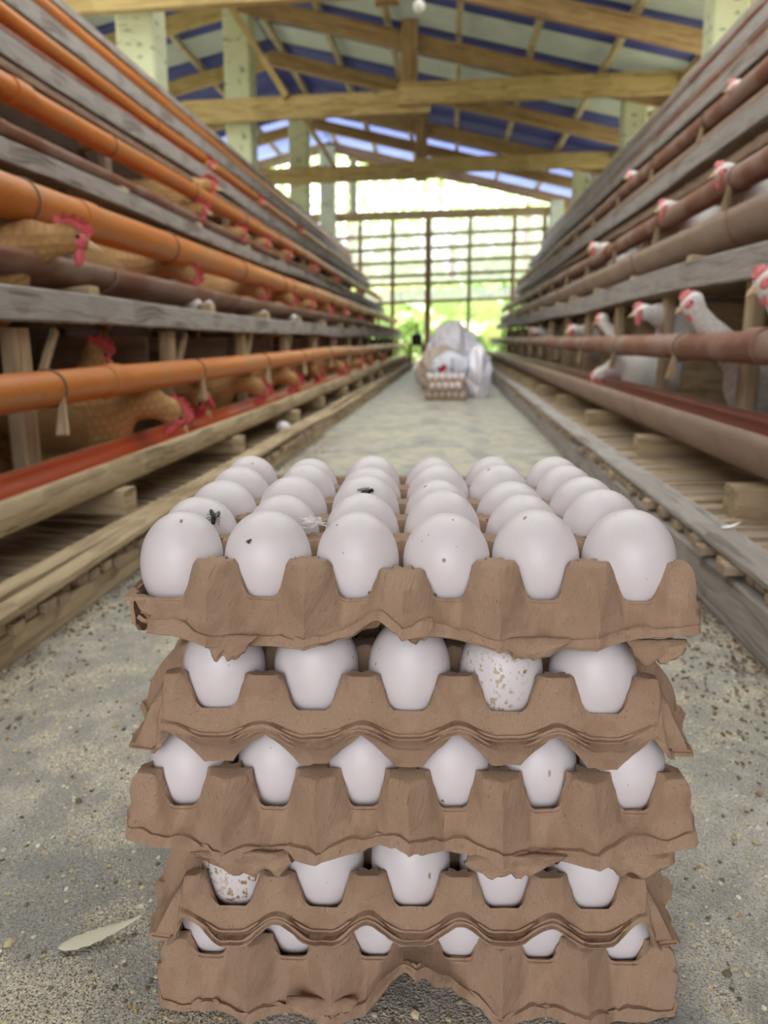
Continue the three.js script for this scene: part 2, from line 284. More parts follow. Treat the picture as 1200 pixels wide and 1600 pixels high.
{
  const roof = new THREE.Group(); roof.name = 'roof'; scene.add(roof); structure(roof);
  for (let x = RIDGE_X + 0.12; x < EAVE_R; x += 0.56) { seed(Math.round(x * 99)); mesh('purlin', beamGeo(V(x, roofY(x) - 0.055, ZNEAR - 0.05), V(x, roofY(x) - 0.055, ZEND - 0.25), 0.045, 0.06, V(0, 1, 0), 0.003, 0.02), M.purlin, roof); }
  for (let x = RIDGE_X - 0.12; x > EAVE_L; x -= 0.56) { seed(Math.round(x * 99)); mesh('purlin', beamGeo(V(x, roofY(x) - 0.055, ZNEAR - 0.05), V(x, roofY(x) - 0.055, ZEND - 0.25), 0.045, 0.06, V(0, 1, 0), 0.003, 0.02), M.purlin, roof); }
  // corrugated sheets, running down the slope, lapped along the ridge direction
  const sheetGeo = (x0, x1, z0, z1, lift) => {
    const pos = [], uv = [], idx = [], n = 54, s = 6;
    for (let i = 0; i <= n; i++) for (let j = 0; j <= s; j++) { const z = lerp(z0, z1, i / n), x = lerp(x0, x1, j / s), y = roofY(x) + lift + 0.009 * Math.sin(z * Math.PI * 2 / 0.076); pos.push(x, y, z); uv.push(x, z); }
    for (let i = 0; i < n; i++) for (let j = 0; j < s; j++) { const a = i * (s + 1) + j; idx.push(a, a + 1, a + s + 1, a + 1, a + s + 2, a + s + 1); }
    return geoFrom(pos, uv, idx);
  };
  let z = ZNEAR, i = 0;
  while (z > ZEND - 0.3) {
    const far = z < -7.6, w = far ? 0.8 : (i % 2 ? 0.52 : 0.62), z1 = Math.max(z - w, ZEND - 0.3), addedClear = z < -0.9 && z > -4.7, grey = addedClear ? M.roofClearAdded : M.roofGrey, lilac = z < -9.9, blue = addedClear ? false : far ? true : i % 2 === 0;  // clear sheets are added, out of view, to let daylight into the aisle
    mesh('roof_sheet', sheetGeo(RIDGE_X - 0.02, EAVE_R, z + 0.03, z1, 0.0 + (i % 2) * 0.006), lilac ? M.roofLilac : blue ? M.roofBlue : grey, roof);
    mesh('roof_sheet', sheetGeo(RIDGE_X + 0.02, EAVE_L, z + 0.03, z1, 0.002 + (i % 2) * 0.006), lilac ? M.roofLilac : blue ? M.roofBlue : grey, roof);
    z = z1 - 1e-4; i++; if (z1 <= ZEND - 0.299) break;
  }
}
{
  // end wall: studs, rails and lapped corrugated sheets; the gable above and the strip below stay open
  const w = new THREE.Group(); w.name = 'wall_back'; scene.add(w); structure(w);
  const zf = ZEND + 0.05; seed(404);
  for (const x of [-3.9, -3.0, -2.35, -1.33, -0.86, -0.35, 0.24, 0.86, 1.28, 2.0]) mesh('stud', beamGeo(V(x, 0, zf), V(x, 2.06, zf), x === -0.35 ? 0.09 : 0.055, 0.05, V(0, 0, 1), 0.003, 0.01), Math.abs(x - 0.24) < 0.01 ? M.purlin : M.rafter, w);
  mesh('stud', beamGeo(V(-1.42, 2.0, zf), V(-1.42, roofY(-1.42) - 0.1, zf), 0.1, 0.06, V(0, 0, 1)), M.post, w);
  mesh('stud', beamGeo(V(-0.18, 2.05, zf), V(-0.18, roofY(-0.18) - 0.1, zf), 0.035, 0.04, V(0, 0, 1)), M.rafter, w);
  mesh('top_plate', beamGeo(V(-5.2, 2.0, zf + 0.03), V(2.1, 2.13, zf + 0.03), 0.06, 0.12), M.beam, w);
  mesh('gable_rail', beamGeo(V(-1.5, 2.86, zf), V(0.2, 2.5, zf), 0.04, 0.05), M.rafter, w);
  mesh('gable_rail', beamGeo(V(-4.2, 2.35, zf), V(-1.8, 2.78, zf), 0.04, 0.05), M.rafter, w);
  const bandGeo = (x0, x1, y0, y1, k) => {
    const pos = [], uv = [], idx = [], n = Math.ceil((x1 - x0) / 0.0127), L = 0.03;
    for (let i = 0; i <= n; i++) for (let j = 0; j <= 2; j++) { const x = lerp(x0, x1, i / n), t = j / 2, y = lerp(y0, y1, t) + 0.012 * (x - x0) * 0; pos.push(x, y + 0.035 * x, zf - 0.06 - 0.03 * (1 - t) + 0.008 * Math.sin(x * Math.PI * 2 / 0.076)); uv.push(x, y); }
    for (let i = 0; i < n; i++) for (let j = 0; j < 2; j++) { const a = i * 3 + j; idx.push(a, a + 3, a + 1, a + 1, a + 3, a + 4); }
    return geoFrom(pos, uv, idx);
  };
  for (let k = 0; k < 6; k++) {
    const y1 = 2.02 - k * 0.185, y0 = y1 - (k === 4 ? 0.1 : 0.165);
    for (const [a, b] of [[-5.2, -2.4], [-2.38, -0.36], [-0.34, 1.27], [1.29, 2.1]]) mesh('louvre_sheet', bandGeo(a, b, y0, y1, k), M.sheet, w);
    mesh('rail', beamGeo(V(-5.2, y0 - 0.012 - 0.18, zf - 0.03), V(2.1, y0 - 0.012 + 0.0735, zf - 0.03), 0.03, 0.045), M.rafter, w);
  }
}

// ------------------------------------------------------------------ cage racks on both sides of the aisle
// sgn -1: brown hens' side, +1: white hens' side. All x below are distances from the aisle axis.
const ord = ['first', 'second', 'third', 'fourth', 'fifth', 'sixth', 'seventh', 'eighth', 'ninth', 'tenth', 'eleventh', 'twelfth'];
const tierWord = ['lowest', 'second', 'third', 'fourth', 'top'];
const Z0 = 2.2, Z1 = -11.2;
const SIDES = [
  { sgn: -1, who: 'brown hens', bays: { first: 1.61, pitch: 0.725 },
    curb: [0.50, 0.0, 0.037], strip: [0.50, 0.556, 0.047, 0.062], floorY: 0.043, back: [[1.06, 0.02], [1.62, 1.64]],
    planks: [null, [0.70, 0.391, 0.446], [0.94, 0.743, 0.791], [1.15, 1.08, 1.138], [1.40, 1.399, 1.464]],
    troughs: [[0.58, 0.70, 0.169, 0.048], [0.74, 0.87, 0.518, 0.056], [0.97, 1.08, 0.831, 0.04], [1.17, 1.25, 1.165, 0.03], [1.41, 1.48, 1.475, 0.02]],
    pipes: [[0.66, 0.29, 0.0295], [0.785, 0.617, 0.039], [1.0, 0.921, 0.029], [1.2, 1.212, 0.024], [1.43, 1.497, 0.031]], topBoard: [1.46, 1.568, 1.601] },
  { sgn: 1, who: 'white hens', bays: { first: 1.55, pitch: 0.70 },
    curb: [0.365, 0.0, 0.065], strip: [0.365, 0.42, 0.082, 0.096], floorY: 0.078, back: [[0.98, 0.03], [1.32, 1.80]],
    planks: [null, [0.62, 0.497, 0.567], [0.85, 0.954, 1.018], [1.03, 1.32, 1.377], [1.2, 1.575, 1.642]],
    troughs: [[0.47, 0.62, 0.226, 0.092], [0.66, 0.80, 0.675, 0.095], [0.87, 0.97, 1.065, 0.06], [1.05, 1.12, 1.40, 0.03], [1.21, 1.27, 1.655, 0.02]],
    pipes: [[0.565, 0.353, 0.031], [0.725, 0.766, 0.033], [0.90, 1.125, 0.033], [1.075, 1.43, 0.015], [1.225, 1.678, 0.014]], topBoard: [1.26, 1.726, 1.775] },
];
const R = {};   // quick access for later placement
for (const S of SIDES) {
  const s = S.sgn, L = s < 0;
  const bayZ = []; for (let z = S.bays.first; z > Z1 + 0.2; z -= S.bays.pitch) bayZ.push(z);
  S.bayZ = bayZ;
  const rect = (x0, x1, y0, y1, b) => rectProfile(Math.min(s * x0, s * x1), Math.max(s * x0, s * x1), y0, y1, b);
  const rack = thing('cage_rack', `stepped wooden rack of laying cages housing the ${S.who}`, 'cage rack');
  const backX = (y) => lerp(S.back[0][0], S.back[1][0], (y - S.back[0][1]) / (S.back[1][1] - S.back[0][1]));
  seed(L ? 1001 : 2002);
  // added back boards, one plank each, blocking light behind the cages
  for (let k = 0; k < 9; k++) {
    const y0 = lerp(S.back[0][1], S.back[1][1], k / 9), y1 = lerp(S.back[0][1], S.back[1][1], (k + 1.03) / 9);
    mesh('added_back_board', sweepZ([[s * backX(y0), y0], [s * (backX(y0) + 0.018), y0], [s * (backX(y1) + 0.018), y1], [s * backX(y1), y1]], Z0, Z1, { wob: 0.004, sd: k + s }), M.dark, rack);
  }
  // kerb plank, egg stop strips
  mesh('kerb_board', sweepZ(rect(S.curb[0], S.curb[0] + 0.022, S.curb[1], S.curb[2]), Z0, Z1, { wob: 0.008, sd: 3 + s }), L ? M.tan : M.grey, rack);
  if (L) {
    mesh('egg_stop', sweepZ(rect(S.strip[0] - 0.004, S.strip[0] + 0.022, S.strip[2] + 0.008, S.strip[3] + 0.012, 0.006), Z0, Z1, { wob: 0.012, sd: 5 }), M.tan, rack);
    mesh('egg_stop', sweepZ(rect(S.strip[0] + 0.028, S.strip[1], S.strip[2] + 0.008, S.strip[3] + 0.008, 0.006), Z0, Z1, { wob: 0.012, sd: 9 }), M.tan, rack);
  } else mesh('egg_stop', sweepZ(rect(S.strip[0], S.strip[1], S.strip[2] + 0.004, S.strip[3] + 0.004, 0.004), Z0, Z1, { wob: 0.006, sd: 6 }), M.grey, rack);
  // slat floor of the lowest tier: bamboo strips across the cage, their ends showing over the kerb
  const slatVar = [];
  for (let k = 0; k < 5; k++) slatVar.push(sweepZ([[0, 0], [0.62, 0.024], [0.62, 0.033], [0.3, 0.024], [0, 0.0125]].map(([x, y]) => [s * x, y + 0.001 * k]), 0.0105 + 0.001 * k, -0.0105 - 0.0008 * k, { step: 1 }).toNonIndexed());
  slatVar.forEach((g) => { const p = g.attributes.position, u = g.attributes.uv; for (let i = 0; i < p.count; i++) u.setXY(i, p.getX(i), p.getZ(i) + 0.4 * (p.getY(i))); g.computeVertexNormals(); });
  const slatEnd = []; const rest = [];
  let nSlat = 0;
  for (let z = Z0 - 0.05; z > Z1; z -= 0.034 + rr(-0.004, 0.006)) {
    const x = S.curb[0] + rr(-0.012, 0.012), k = Math.floor(rnd() * 5), yaw = rr(-0.025, 0.025), y = S.floorY - 0.008 + rr(-0.002, 0.003);
    if (z < -0.6 && nSlat < 150) { const m = mesh('slat', slatVar[k], rnd() < 0.35 ? M.tan : M.bamboo, rack); m.position.set(s * x, y, z); m.rotation.y = yaw; nSlat++; }
    else rest.push(slatVar[k].clone().applyMatrix4(new THREE.Matrix4().makeRotationY(yaw).setPosition(s * x, y, z)));
  }
  stuff(mesh('slat_floor', BGU.mergeGeometries(rest), M.bamboo, rack));
  // upper tiers: edge plank, slats reaching back from it
  for (let t = 1; t < 5; t++) {
    const [x, y0, y1] = S.planks[t];
    mesh('edge_plank', sweepZ(rect(x, x + 0.02, y0, y1), Z0, Z1, { wob: 0.012, sd: 20 + t * 3 + s, sag: t === 1 ? 0.006 : 0.003 }), M.grey, rack);
    const fl = [], bx = backX(y0 + 0.05) - 0.01; for (let z = Z0 - 0.05; z > Z1; z -= 0.045) fl.push(beamGeo(V(s * (x + 0.022), y0 + 0.012, z), V(s * bx, y0 + 0.05, z), 0.022, 0.009, V(0, 1, 0), 0.001));
    stuff(mesh('slat_floor', merge(fl), M.bamboo, rack));
  }
  { const [x, y0, y1] = S.topBoard; mesh('top_board', sweepZ(rect(x, x + 0.06, y0, y1), Z0, Z1, { wob: 0.006, sd: 71 }), M.grey, rack); mesh('top_board', sweepZ(rect(x + 0.07, x + 0.16, y0 + 0.005, y1 + 0.008), Z0, Z1, { wob: 0.006, sd: 73 }), M.grey, rack); }
  if (L) mesh('thin_rail', sweepZ(rect(1.05, 1.07, 0.988, 1.008), Z0, Z1, { wob: 0.006, sd: 79 }), M.brown, rack);
  else mesh('thin_rail', sweepZ(rect(0.86, 0.90, 0.90, 0.935), Z0, Z1, { wob: 0.01, sd: 79 }), M.brown, rack);
  // joists under the troughs, studs, cage dividers
  bayZ.forEach((zb, i) => {
    for (let t = 0; t < 4; t++) {
      const tr = S.troughs[t], yj = t === 0 ? tr[2] - tr[3] - 0.026 : tr[2] - tr[3] - 0.004, x0 = t === 0 ? (L ? 0.555 : 0.455) : S.planks[t][0] + 0.02, z = zb + (t ? -0.3 : 0) + rr(-0.03, 0.03), hh = t ? 0.036 : L ? 0.046 : 0.058;
      mesh('joist', beamGeo(V(s * (x0 + rr(-0.012, 0.01)), yj, z), V(s * (backX(yj) - 0.005), t === 0 ? yj + 0.01 : yj - 0.04, z + rr(-0.01, 0.01)), 0.05, hh), M.tan, rack);
    }
    for (let t = 0; t < 3; t++) {
      const p = S.planks[t + 1], x = p[0] + 0.045, yTop = p[1] - 0.002, yBot = t === 0 ? (L ? 0.06 : 0.1) : S.planks[t][2] + 0.01, z = zb + (L ? 0.0 : 0.14);
      if (yTop - yBot > 0.05) mesh('stud', beamGeo(V(s * x, yBot, z), V(s * x, yTop, z), 0.03, 0.05, V(0, 0, 1)), t === 0 ? M.tan : M.brown, rack);
      if (L && t === 0) mesh('gusset', beamGeo(V(s * (x - 0.005), yTop - 0.085, z - 0.065), V(s * (x - 0.005), yTop - 0.004, z - 0.13), 0.016, 0.012, V(1, 0, 0), 0.002), M.tan, rack);
      if (t < 2) { const yb = t === 0 ? S.floorY + 0.02 : S.planks[t][2], bx = backX(yb + 0.1); mesh('divider', boxGeo(s * (x + 0.05 + (bx - x - 0.06) / 2), (yb + yTop) / 2, z, Math.max(0.05, bx - x - 0.07), (yTop - yb) * 0.92, 0.012), L ? M.brown : M.tan, rack); }
    }
  });
  // feed troughs and water pipes, five tiers
  for (let t = 0; t < 5; t++) {
    const [xa, xb, yl, dep] = S.troughs[t], cx = (xa + xb) / 2, rx = (xb - xa) / 2, n = 14;
    const arc = (k) => Array.from({ length: n + 1 }, (_, i) => { const a = Math.PI + Math.PI * i / n, c = Math.cos(a), q = Math.sin(a); return [s * (cx + (rx - k) * c), yl + (dep - k) * q * (1 - 0.12 * (1 - Math.abs(c)))]; });
    const outer = arc(0), inner = arc(0.004), lin = arc(0.0055);
    const tr = thing('feed_trough', L ? ['open feed trough with an orange inside and pale wooden lip, lowest tier of brown hens', 'brown half-round feed trough, second tier of the brown hens', 'brown half-round feed trough, third tier of the brown hens', 'thin feed trough along the fourth tier of the brown hens', 'thin feed trough along the top tier of the brown hens'][t]
      : ['half-round dusty feed trough with dark red inside, lowest tier of the white hens', 'thick dusty half-pipe feed trough with ring joints, second tier of white hens', 'rust orange feed trough along the third tier of the white hens', 'thin feed trough along the fourth tier of the white hens', 'thin feed trough along the top tier of the white hens'][t], 'trough');
    const wob = { wob: 0.006, sd: 30 + t * 7 + s, step: 0.3, smooth: true };
    mesh('shell', sweepZ([...outer, ...inner.slice().reverse()], Z0, Z1, wob), L ? (t === 0 ? M.tan : M.pvcDusty) : M.troughDusty, tr);
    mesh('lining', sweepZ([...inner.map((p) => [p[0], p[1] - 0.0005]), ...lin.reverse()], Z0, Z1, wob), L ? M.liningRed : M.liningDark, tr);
    if (L && t === 0) mesh('lip_board', sweepZ(rect(xa - 0.012, xa + 0.001, yl - 0.043, yl + 0.002, 0.003), Z0, Z1, wob), M.tan, tr);
    if (t < 3 && !(L && t === 0)) for (let z = L ? -0.7 : -1.02; z > Z1 + 0.5; z -= 1.02) {
      const ring = arc(-0.003); const off = [0, 0];
      const m = mesh('joint_ring', sweepZ([...ring, ...arc(0.001).reverse()], z + 0.008, z - 0.008, { smooth: true }), M.pvcDusty, tr); m.position.y = 0.0;
    }
    const [px, py, r] = S.pipes[t];
    const pp = thing('water_pipe', `${L ? 'orange' : 'dusty brown'} water pipe on the ${tierWord[t]} tier of the ${S.who}`, 'pipe');
    mesh('pipe', sweepZ(circleProfile(s * px, py, r, 22), Z0, Z1, { ...wob, wob: 0.010, sd: 50 + t * 5 + s }), L ? M.pvc : M.pvcDusty, pp);
    if (t < 4) bayZ.forEach((zb, i) => {
      if (t === 3 && i % 2) return;
      const z = zb + (L ? 0.06 : 0.0) - t * 0.19, o = [0.010 * (fbm(z * 0.9 + (50 + t * 5 + s) * 13.1, 50 + t * 5 + s, 1, 2) - 0.5) * 2, 0.010 * (fbm(z * 0.7 + (50 + t * 5 + s) * 5.7, 50 + t * 5 + s, 7, 2) - 0.5) * 2];
      const tor = new THREE.TorusGeometry(r + 0.0015, 0.0016, 5, 20); tor.translate(s * px + o[0], py + o[1], z); const tie = mesh('wire_tie', tor, M.wire, pp);
      // tapered wooden peg hanging from the tie on the aisle side
      const pegG = beamGeo(V(s * (px - r * 0.75) + o[0], py - r * 0.2 + o[1], z + 0.002), V(s * (px - r * 0.9) + o[0], py - r - 0.045 + o[1], z + (L ? 0.02 : -0.02)), 0.022, 0.01, V(0, 0, 1), 0.002);
      { const p = pegG.attributes.position, yT = py - r * 0.2 + o[1], H = r * 0.8 + 0.045; for (let k = 0; k < p.count; k++) { const q = clamp((yT - p.getY(k)) / H, 0, 1), f = 0.3 + 0.7 * q, cx = s * (px - r * 0.8) + o[0]; p.setX(k, cx + (p.getX(k) - cx) * f); const cz = z + 0.01 * q; p.setZ(k, cz + (p.getZ(k) - cz) * f); } pegG.computeVertexNormals(); }
      if (!L || t === 0) mesh('wooden_peg', pegG, M.tan, tie);
      if (i % 3 === 1) mesh('coupling', sweepZ(circleProfile(s * px + o[0], py + o[1], r + 0.003, 20), z - 0.2, z - 0.27, { smooth: true }), L ? M.pvc : M.pvcDusty, pp);
    });
  }
}

// ------------------------------------------------------------------ hens
// bones: [ax,ay,az, bx,by,bz, ra, rb]; hen faces +x, stands on y = 0
function fieldGeo(bones, cx, cy, cz, half, res, k = 0.018) {
  const mc = new MarchingCubes(res, new THREE.MeshStandardMaterial(), false, false, 60000);
  mc.isolation = 0; const n = res, f = mc.field;
  for (let z = 0; z < n; z++) for (let y = 0; y < n; y++) for (let x = 0; x < n; x++) {
    const px = cx + ((x - n / 2) / (n / 2)) * half, py = cy + ((y - n / 2) / (n / 2)) * half, pz = cz + ((z - n / 2) / (n / 2)) * half;
    let d = 1e3;
    for (const b of bones) {
      const dx = b[3] - b[0], dy = b[4] - b[1], dz = b[5] - b[2], l2 = dx * dx + dy * dy + dz * dz || 1e-9;
      const t = clamp(((px - b[0]) * dx + (py - b[1]) * dy + (pz - b[2]) * dz) / l2, 0, 1), q = Math.hypot(px - b[0] - dx * t, py - b[1] - dy * t, (pz - b[2] - dz * t) * (b[8] ?? 1)) - lerp(b[6], b[7], t);
      const h = Math.max(k - Math.abs(d - q), 0) / k; d = Math.min(d, q) - h * h * k * 0.25;
    }
    f[x + y * n + z * n * n] = -d;
  }
  mc.update();
  const c = mc.count, pos = new Float32Array(c * 3), uv = new Float32Array(c * 2);
  for (let i = 0; i < c; i++) { pos[i * 3] = cx + mc.positionArray[i * 3] * half; pos[i * 3 + 1] = cy + mc.positionArray[i * 3 + 1] * half; pos[i * 3 + 2] = cz + mc.positionArray[i * 3 + 2] * half; uv[i * 2] = pos[i * 3] ; uv[i * 2 + 1] = pos[i * 3 + 1] + pos[i * 3 + 2] * 0.5; }
  const g = new THREE.BufferGeometry(); g.setAttribute('position', new THREE.BufferAttribute(pos, 3)); g.setAttribute('uv', new THREE.BufferAttribute(uv, 2));
  const mg = BGU.mergeVertices(g, 1e-5); mg.computeVertexNormals(); return mg;
}
function henParts(neck, head, dir) {   // head centre, beak direction in the x-y plane
  const body = fieldGeo([
    [-0.10, 0.155, 0, 0.05, 0.165, 0, 0.078, 0.082, 1.05], [-0.10, 0.16, 0, -0.20, 0.24, 0, 0.06, 0.022, 0.8], [0.02, 0.15, 0, 0.07, 0.175, 0, 0.07, 0.062],
    ...neck, [head.x - dir.x * 0.008, head.y - dir.y * 0.008, 0, head.x + dir.x * 0.010, head.y + dir.y * 0.010, 0, 0.0205, 0.0165, 1.12],
    [-0.03, 0.09, 0.035, -0.01, 0.05, 0.035, 0.034, 0.016], [-0.03, 0.09, -0.035, -0.01, 0.05, -0.035, 0.034, 0.016],
  ], 0.03, 0.20, 0, 0.30, 96);
  const a = Math.atan2(dir.y, dir.x), inHead = (g) => g.applyMatrix4(new THREE.Matrix4().makeRotationZ(a).setPosition(head.x, head.y, 0));
  const face = inHead(BGU.mergeGeometries([1, -1].map((q) => xf(new THREE.SphereGeometry(1, 14, 10), [0.008, -0.001, q * 0.0105], [0, 0, 0], [0.0145, 0.0125, 0.0085]))));
  // upper and lower beak, curved and tapering
  const beakPiece = (up) => { const g = new THREE.ConeGeometry(0.0072, up ? 0.026 : 0.02, 10, 5); g.rotateZ(-Math.PI / 2); const p = g.attributes.position; for (let i = 0; i < p.count; i++) { const x = p.getX(i) + 0.012; p.setY(i, p.getY(i) * (up ? 0.95 : 0.6) - x * x * (up ? 9 : 3) + (up ? 0.001 : -0.0035)); } g.computeVertexNormals(); g.translate(0.034, -0.001, 0); return inHead(g); };
  const eye = (q) => inHead(xf(new THREE.SphereGeometry(0.0036, 10, 8), [0.006, 0.004, q * 0.0185]));
  const combShape = () => { const s = new THREE.Shape(); s.moveTo(0.022, 0.006); for (const [x, y] of [[0.026, 0.018], [0.018, 0.026], [0.015, 0.020], [0.009, 0.036], [0.004, 0.024], [-0.003, 0.040], [-0.008, 0.026], [-0.017, 0.036], [-0.018, 0.020], [-0.028, 0.022], [-0.022, 0.006]]) s.lineTo(x, y); s.closePath(); return s; };
  const combG = (flop, s = 1) => { const g = new THREE.ExtrudeGeometry(combShape(), { depth: 0.004, bevelEnabled: true, bevelSize: 0.0018, bevelThickness: 0.002, bevelSegments: 2, curveSegments: 2 }); g.translate(0, 0.004, -0.002); const p = g.attributes.position; for (let i = 0; i < p.count; i++) { const y = Math.max(0, p.getY(i) - 0.016); p.setZ(i, p.getZ(i) + flop * y * y * 38); p.setY(i, p.getY(i) - Math.abs(flop) * y * y * 14); } g.scale(s, s, 1); g.translate((1 - s) * 0.012, (1 - s) * 0.014, 0); g.computeVertexNormals(); return inHead(g); };
  const wattle = (q) => { const g = xf(new THREE.SphereGeometry(1, 12, 10), [0.014, -0.024, q * 0.007], [q * 0.15, 0, 0.1], [0.008, 0.0155, 0.0038]); return inHead(g); };
  const lobe = (q) => inHead(xf(new THREE.SphereGeometry(1, 10, 8), [-0.006, -0.008, q * 0.018], [0, 0, 0], [0.005, 0.007, 0.003]));
  const wing = (q) => { const g = new THREE.SphereGeometry(1, 18, 12); const p = g.attributes.position; for (let i = 0; i < p.count; i++) { const x = p.getX(i), tip = x < 0 ? 1 + x * 0.45 : 1; p.setXYZ(i, x * 0.10, p.getY(i) * 0.052 * tip + x * -0.02, p.getZ(i) * 0.018); } g.computeVertexNormals(); g.translate(-0.05, 0.175, q * 0.073); return g; };
  const foot = (q) => { const gs = [new THREE.CylinderGeometry(0.005, 0.0045, 0.06, 8).translate(-0.01, 0.032, q)]; for (const t of [-0.45, 0, 0.45, Math.PI]) gs.push(xf(new THREE.CapsuleGeometry(0.0035, t > 2 ? 0.015 : 0.03, 3, 6).rotateZ(Math.PI / 2).translate(t > 2 ? 0.01 : 0.018, 0, 0), [-0.01, 0.004, q], [0, t, 0])); return BGU.mergeGeometries(gs); };
  return { body, face, beaks: [beakPiece(true), beakPiece(false)], eyes: [eye(1), eye(-1)], combs: [combG(1, 1.12), combG(0.4, 0.66)], wattles: [wattle(1), wattle(-1)], lobes: [lobe(1), lobe(-1)], wings: [wing(1), wing(-1)], feet: [foot(0.035), foot(-0.035)] };
}
const POSE = {
  reach: henParts([[0.06, 0.19, 0, 0.15, 0.205, 0, 0.052, 0.034], [0.15, 0.205, 0, 0.205, 0.18, 0, 0.034, 0.022]], V(0.215, 0.168, 0), V(0.62, -0.78, 0)),
  level: henParts([[0.06, 0.19, 0, 0.14, 0.225, 0, 0.054, 0.032], [0.14, 0.225, 0, 0.19, 0.232, 0, 0.032, 0.021]], V(0.205, 0.234, 0), V(0.97, -0.24, 0)),
  alert: henParts([[0.06, 0.19, 0, 0.17, 0.275, 0, 0.056, 0.030], [0.17, 0.275, 0, 0.228, 0.34, 0, 0.030, 0.0205]], V(0.238, 0.356, 0), V(0.88, -0.47, 0)),
};
const headAt = { reach: V(0.215, 0.168, 0), level: V(0.205, 0.234, 0), alert: V(0.238, 0.356, 0) };
function makeHen(pose, white) {
  const P = POSE[pose], g = new THREE.Group(), fm = white ? M.henWhite : M.henTan, cm = white ? M.combPale : M.comb; g.userData = {};
  mesh('body', P.body, fm, g); const fc = mesh('face', P.face, cm, g);
  P.beaks.forEach((b) => mesh('beak', b, M.beak, fc)); P.eyes.forEach((b) => mesh('eye', b, M.eye, fc));
  mesh('comb', P.combs[white ? 1 : 0], cm, g); P.wattles.forEach((b) => mesh('wattle', b, cm, g)); P.lobes.forEach((b) => mesh('ear_lobe', b, white ? M.henWhite : M.combPale, g));
  P.wings.forEach((b) => mesh('wing', b, fm, g)); P.feet.forEach((b) => mesh('foot', b, M.leg, g));
  return g;
}
const proto = {};
// head at world point (x, y, z), beak turned 'turn' radians from +x
function hen(pose, white, head, turn, label, group) {
  const k = pose + white, sc = white ? 1.0 : 1.14, src = proto[k] ??= makeHen(pose, white), o = src.clone(), h = headAt[pose].clone().applyAxisAngle(V(0, 1, 0), turn).multiplyScalar(sc);
  o.scale.setScalar(sc);
  o.name = numbered('hen'); o.position.set(head[0] - h.x, head[1] - h.y, head[2] - h.z); o.rotation.y = turn; o.userData = { label, category: 'hen', group }; scene.add(o);
  return o;
}
const BH = 'brown hens in the cages', WH = 'white hens in the cages';
hen('reach', false, [-0.62, 0.200, -1.70], 0.55, 'tan hen lowering its big red comb into the orange feed trough, lowest tier', BH);
hen('reach', false, [-0.66, 0.205, -2.02], -0.35, 'tan hen half hidden just behind the red-combed hen at the orange trough', BH);
hen('level', false, [-0.70, 0.550, -1.44], 0.5, 'tan hen with a spiky pink comb under the second-tier orange pipe', BH);
hen('reach', false, [-0.77, 0.545, -2.30], 0.6, 'tan hen bowing over the second-tier trough above two eggs', BH);
hen('reach', false, [-0.78, 0.545, -3.20], 0.3, 'tan hen bent over the second-tier trough, next past the two eggs', BH);
hen('level', false, [-0.98, 0.85, -3.68], 0.7, 'tan hen with red comb poking out above the third-tier plank', BH);
hen('level', false, [-1.0, 0.985, -3.30], 0.4, 'tan hen whose red comb shows over the third-tier orange pipe', BH);
hen('alert', false, [-0.80, 0.335, -1.72], 0.9, 'tan hen with raised head in shade between wooden studs, lowest tier', BH);
const deep = [['reach', -0.77, 0.545, -3.75, 0.5], ['level', -0.98, 0.86, -4.15, 0.6], ['level', -1.19, 1.19, -3.9, 0.4], ['level', -0.98, 0.86, -3.1, 0.4], ['reach', -0.63, 0.2, -2.55, 0.3], ['level', -0.76, 0.555, -7.6, 0.3], ['reach', -0.63, 0.2, -7.2, 0.4], ['reach', -0.63, 0.2, -3.1, 0.5], ['reach', -0.64, 0.2, -3.75, -0.3], ['reach', -0.63, 0.2, -4.5, 0.4], ['level', -0.62, 0.215, -5.3, 0.5], ['reach', -0.64, 0.2, -6.2, 0.2], ['level', -0.76, 0.555, -4.2, 0.6], ['reach', -0.77, 0.545, -4.9, 0.3], ['level', -0.76, 0.555, -5.6, -0.2], ['reach', -0.77, 0.545, -6.6, 0.4], ['level', -0.98, 0.86, -4.7, 0.4], ['level', -0.98, 0.86, -5.6, 0.2], ['level', -0.98, 0.86, -6.7, 0.4], ['level', -1.19, 1.19, -4.9, 0.3], ['level', -1.19, 1.19, -6.2, 0.3]];
deep.forEach(([p, x, y, z, a]) => { const t = y < 0.4 ? 'lowest' : y < 0.7 ? 'second' : y < 1 ? 'third' : 'fourth', n = deep.filter((d) => (d[2] < 0.4 ? 'lowest' : d[2] < 0.7 ? 'second' : d[2] < 1 ? 'third' : 'fourth') === t && d[3] >= z).length; hen(p, false, [x, y, z], a, `small distant tan hen with red comb, ${ord[n - 1]} along the blurred far ${t} tier`, BH); });
const W = Math.PI;
hen('alert', true, [0.545, 0.452, -1.87], W + 0.15, 'white hen with red comb peering out above the dusty pipe', WH);
hen('level', true, [0.585, 0.452, -2.52], W + 0.3, 'white hen stretching its long neck level above the dusty pipe', WH);
hen('alert', true, [0.545, 0.468, -1.44], W + 0.2, 'white hen with large pale beak cut by the picture edge', WH);
hen('reach', true, [0.54, 0.235, -2.92], W - 0.2, 'white hen feeding head down in the dark red trough', WH);
hen('level', true, [0.70, 0.795, -2.22], W + 0.3, 'white hen peeking over the second-tier pipe beside a wooden peg', WH);
hen('level', true, [0.70, 0.795, -2.78], W + 0.3, 'white hen peeking over the second-tier pipe, second from the near peg', WH);
hen('level', true, [0.88, 1.145, -2.75], W + 0.3, 'white hen glimpsed above the third-tier pipe', WH);
hen('level', true, [0.60, 0.415, -4.0], W + 0.4, 'white hen low over the dusty pipe, third along from the long-necked hen', WH);
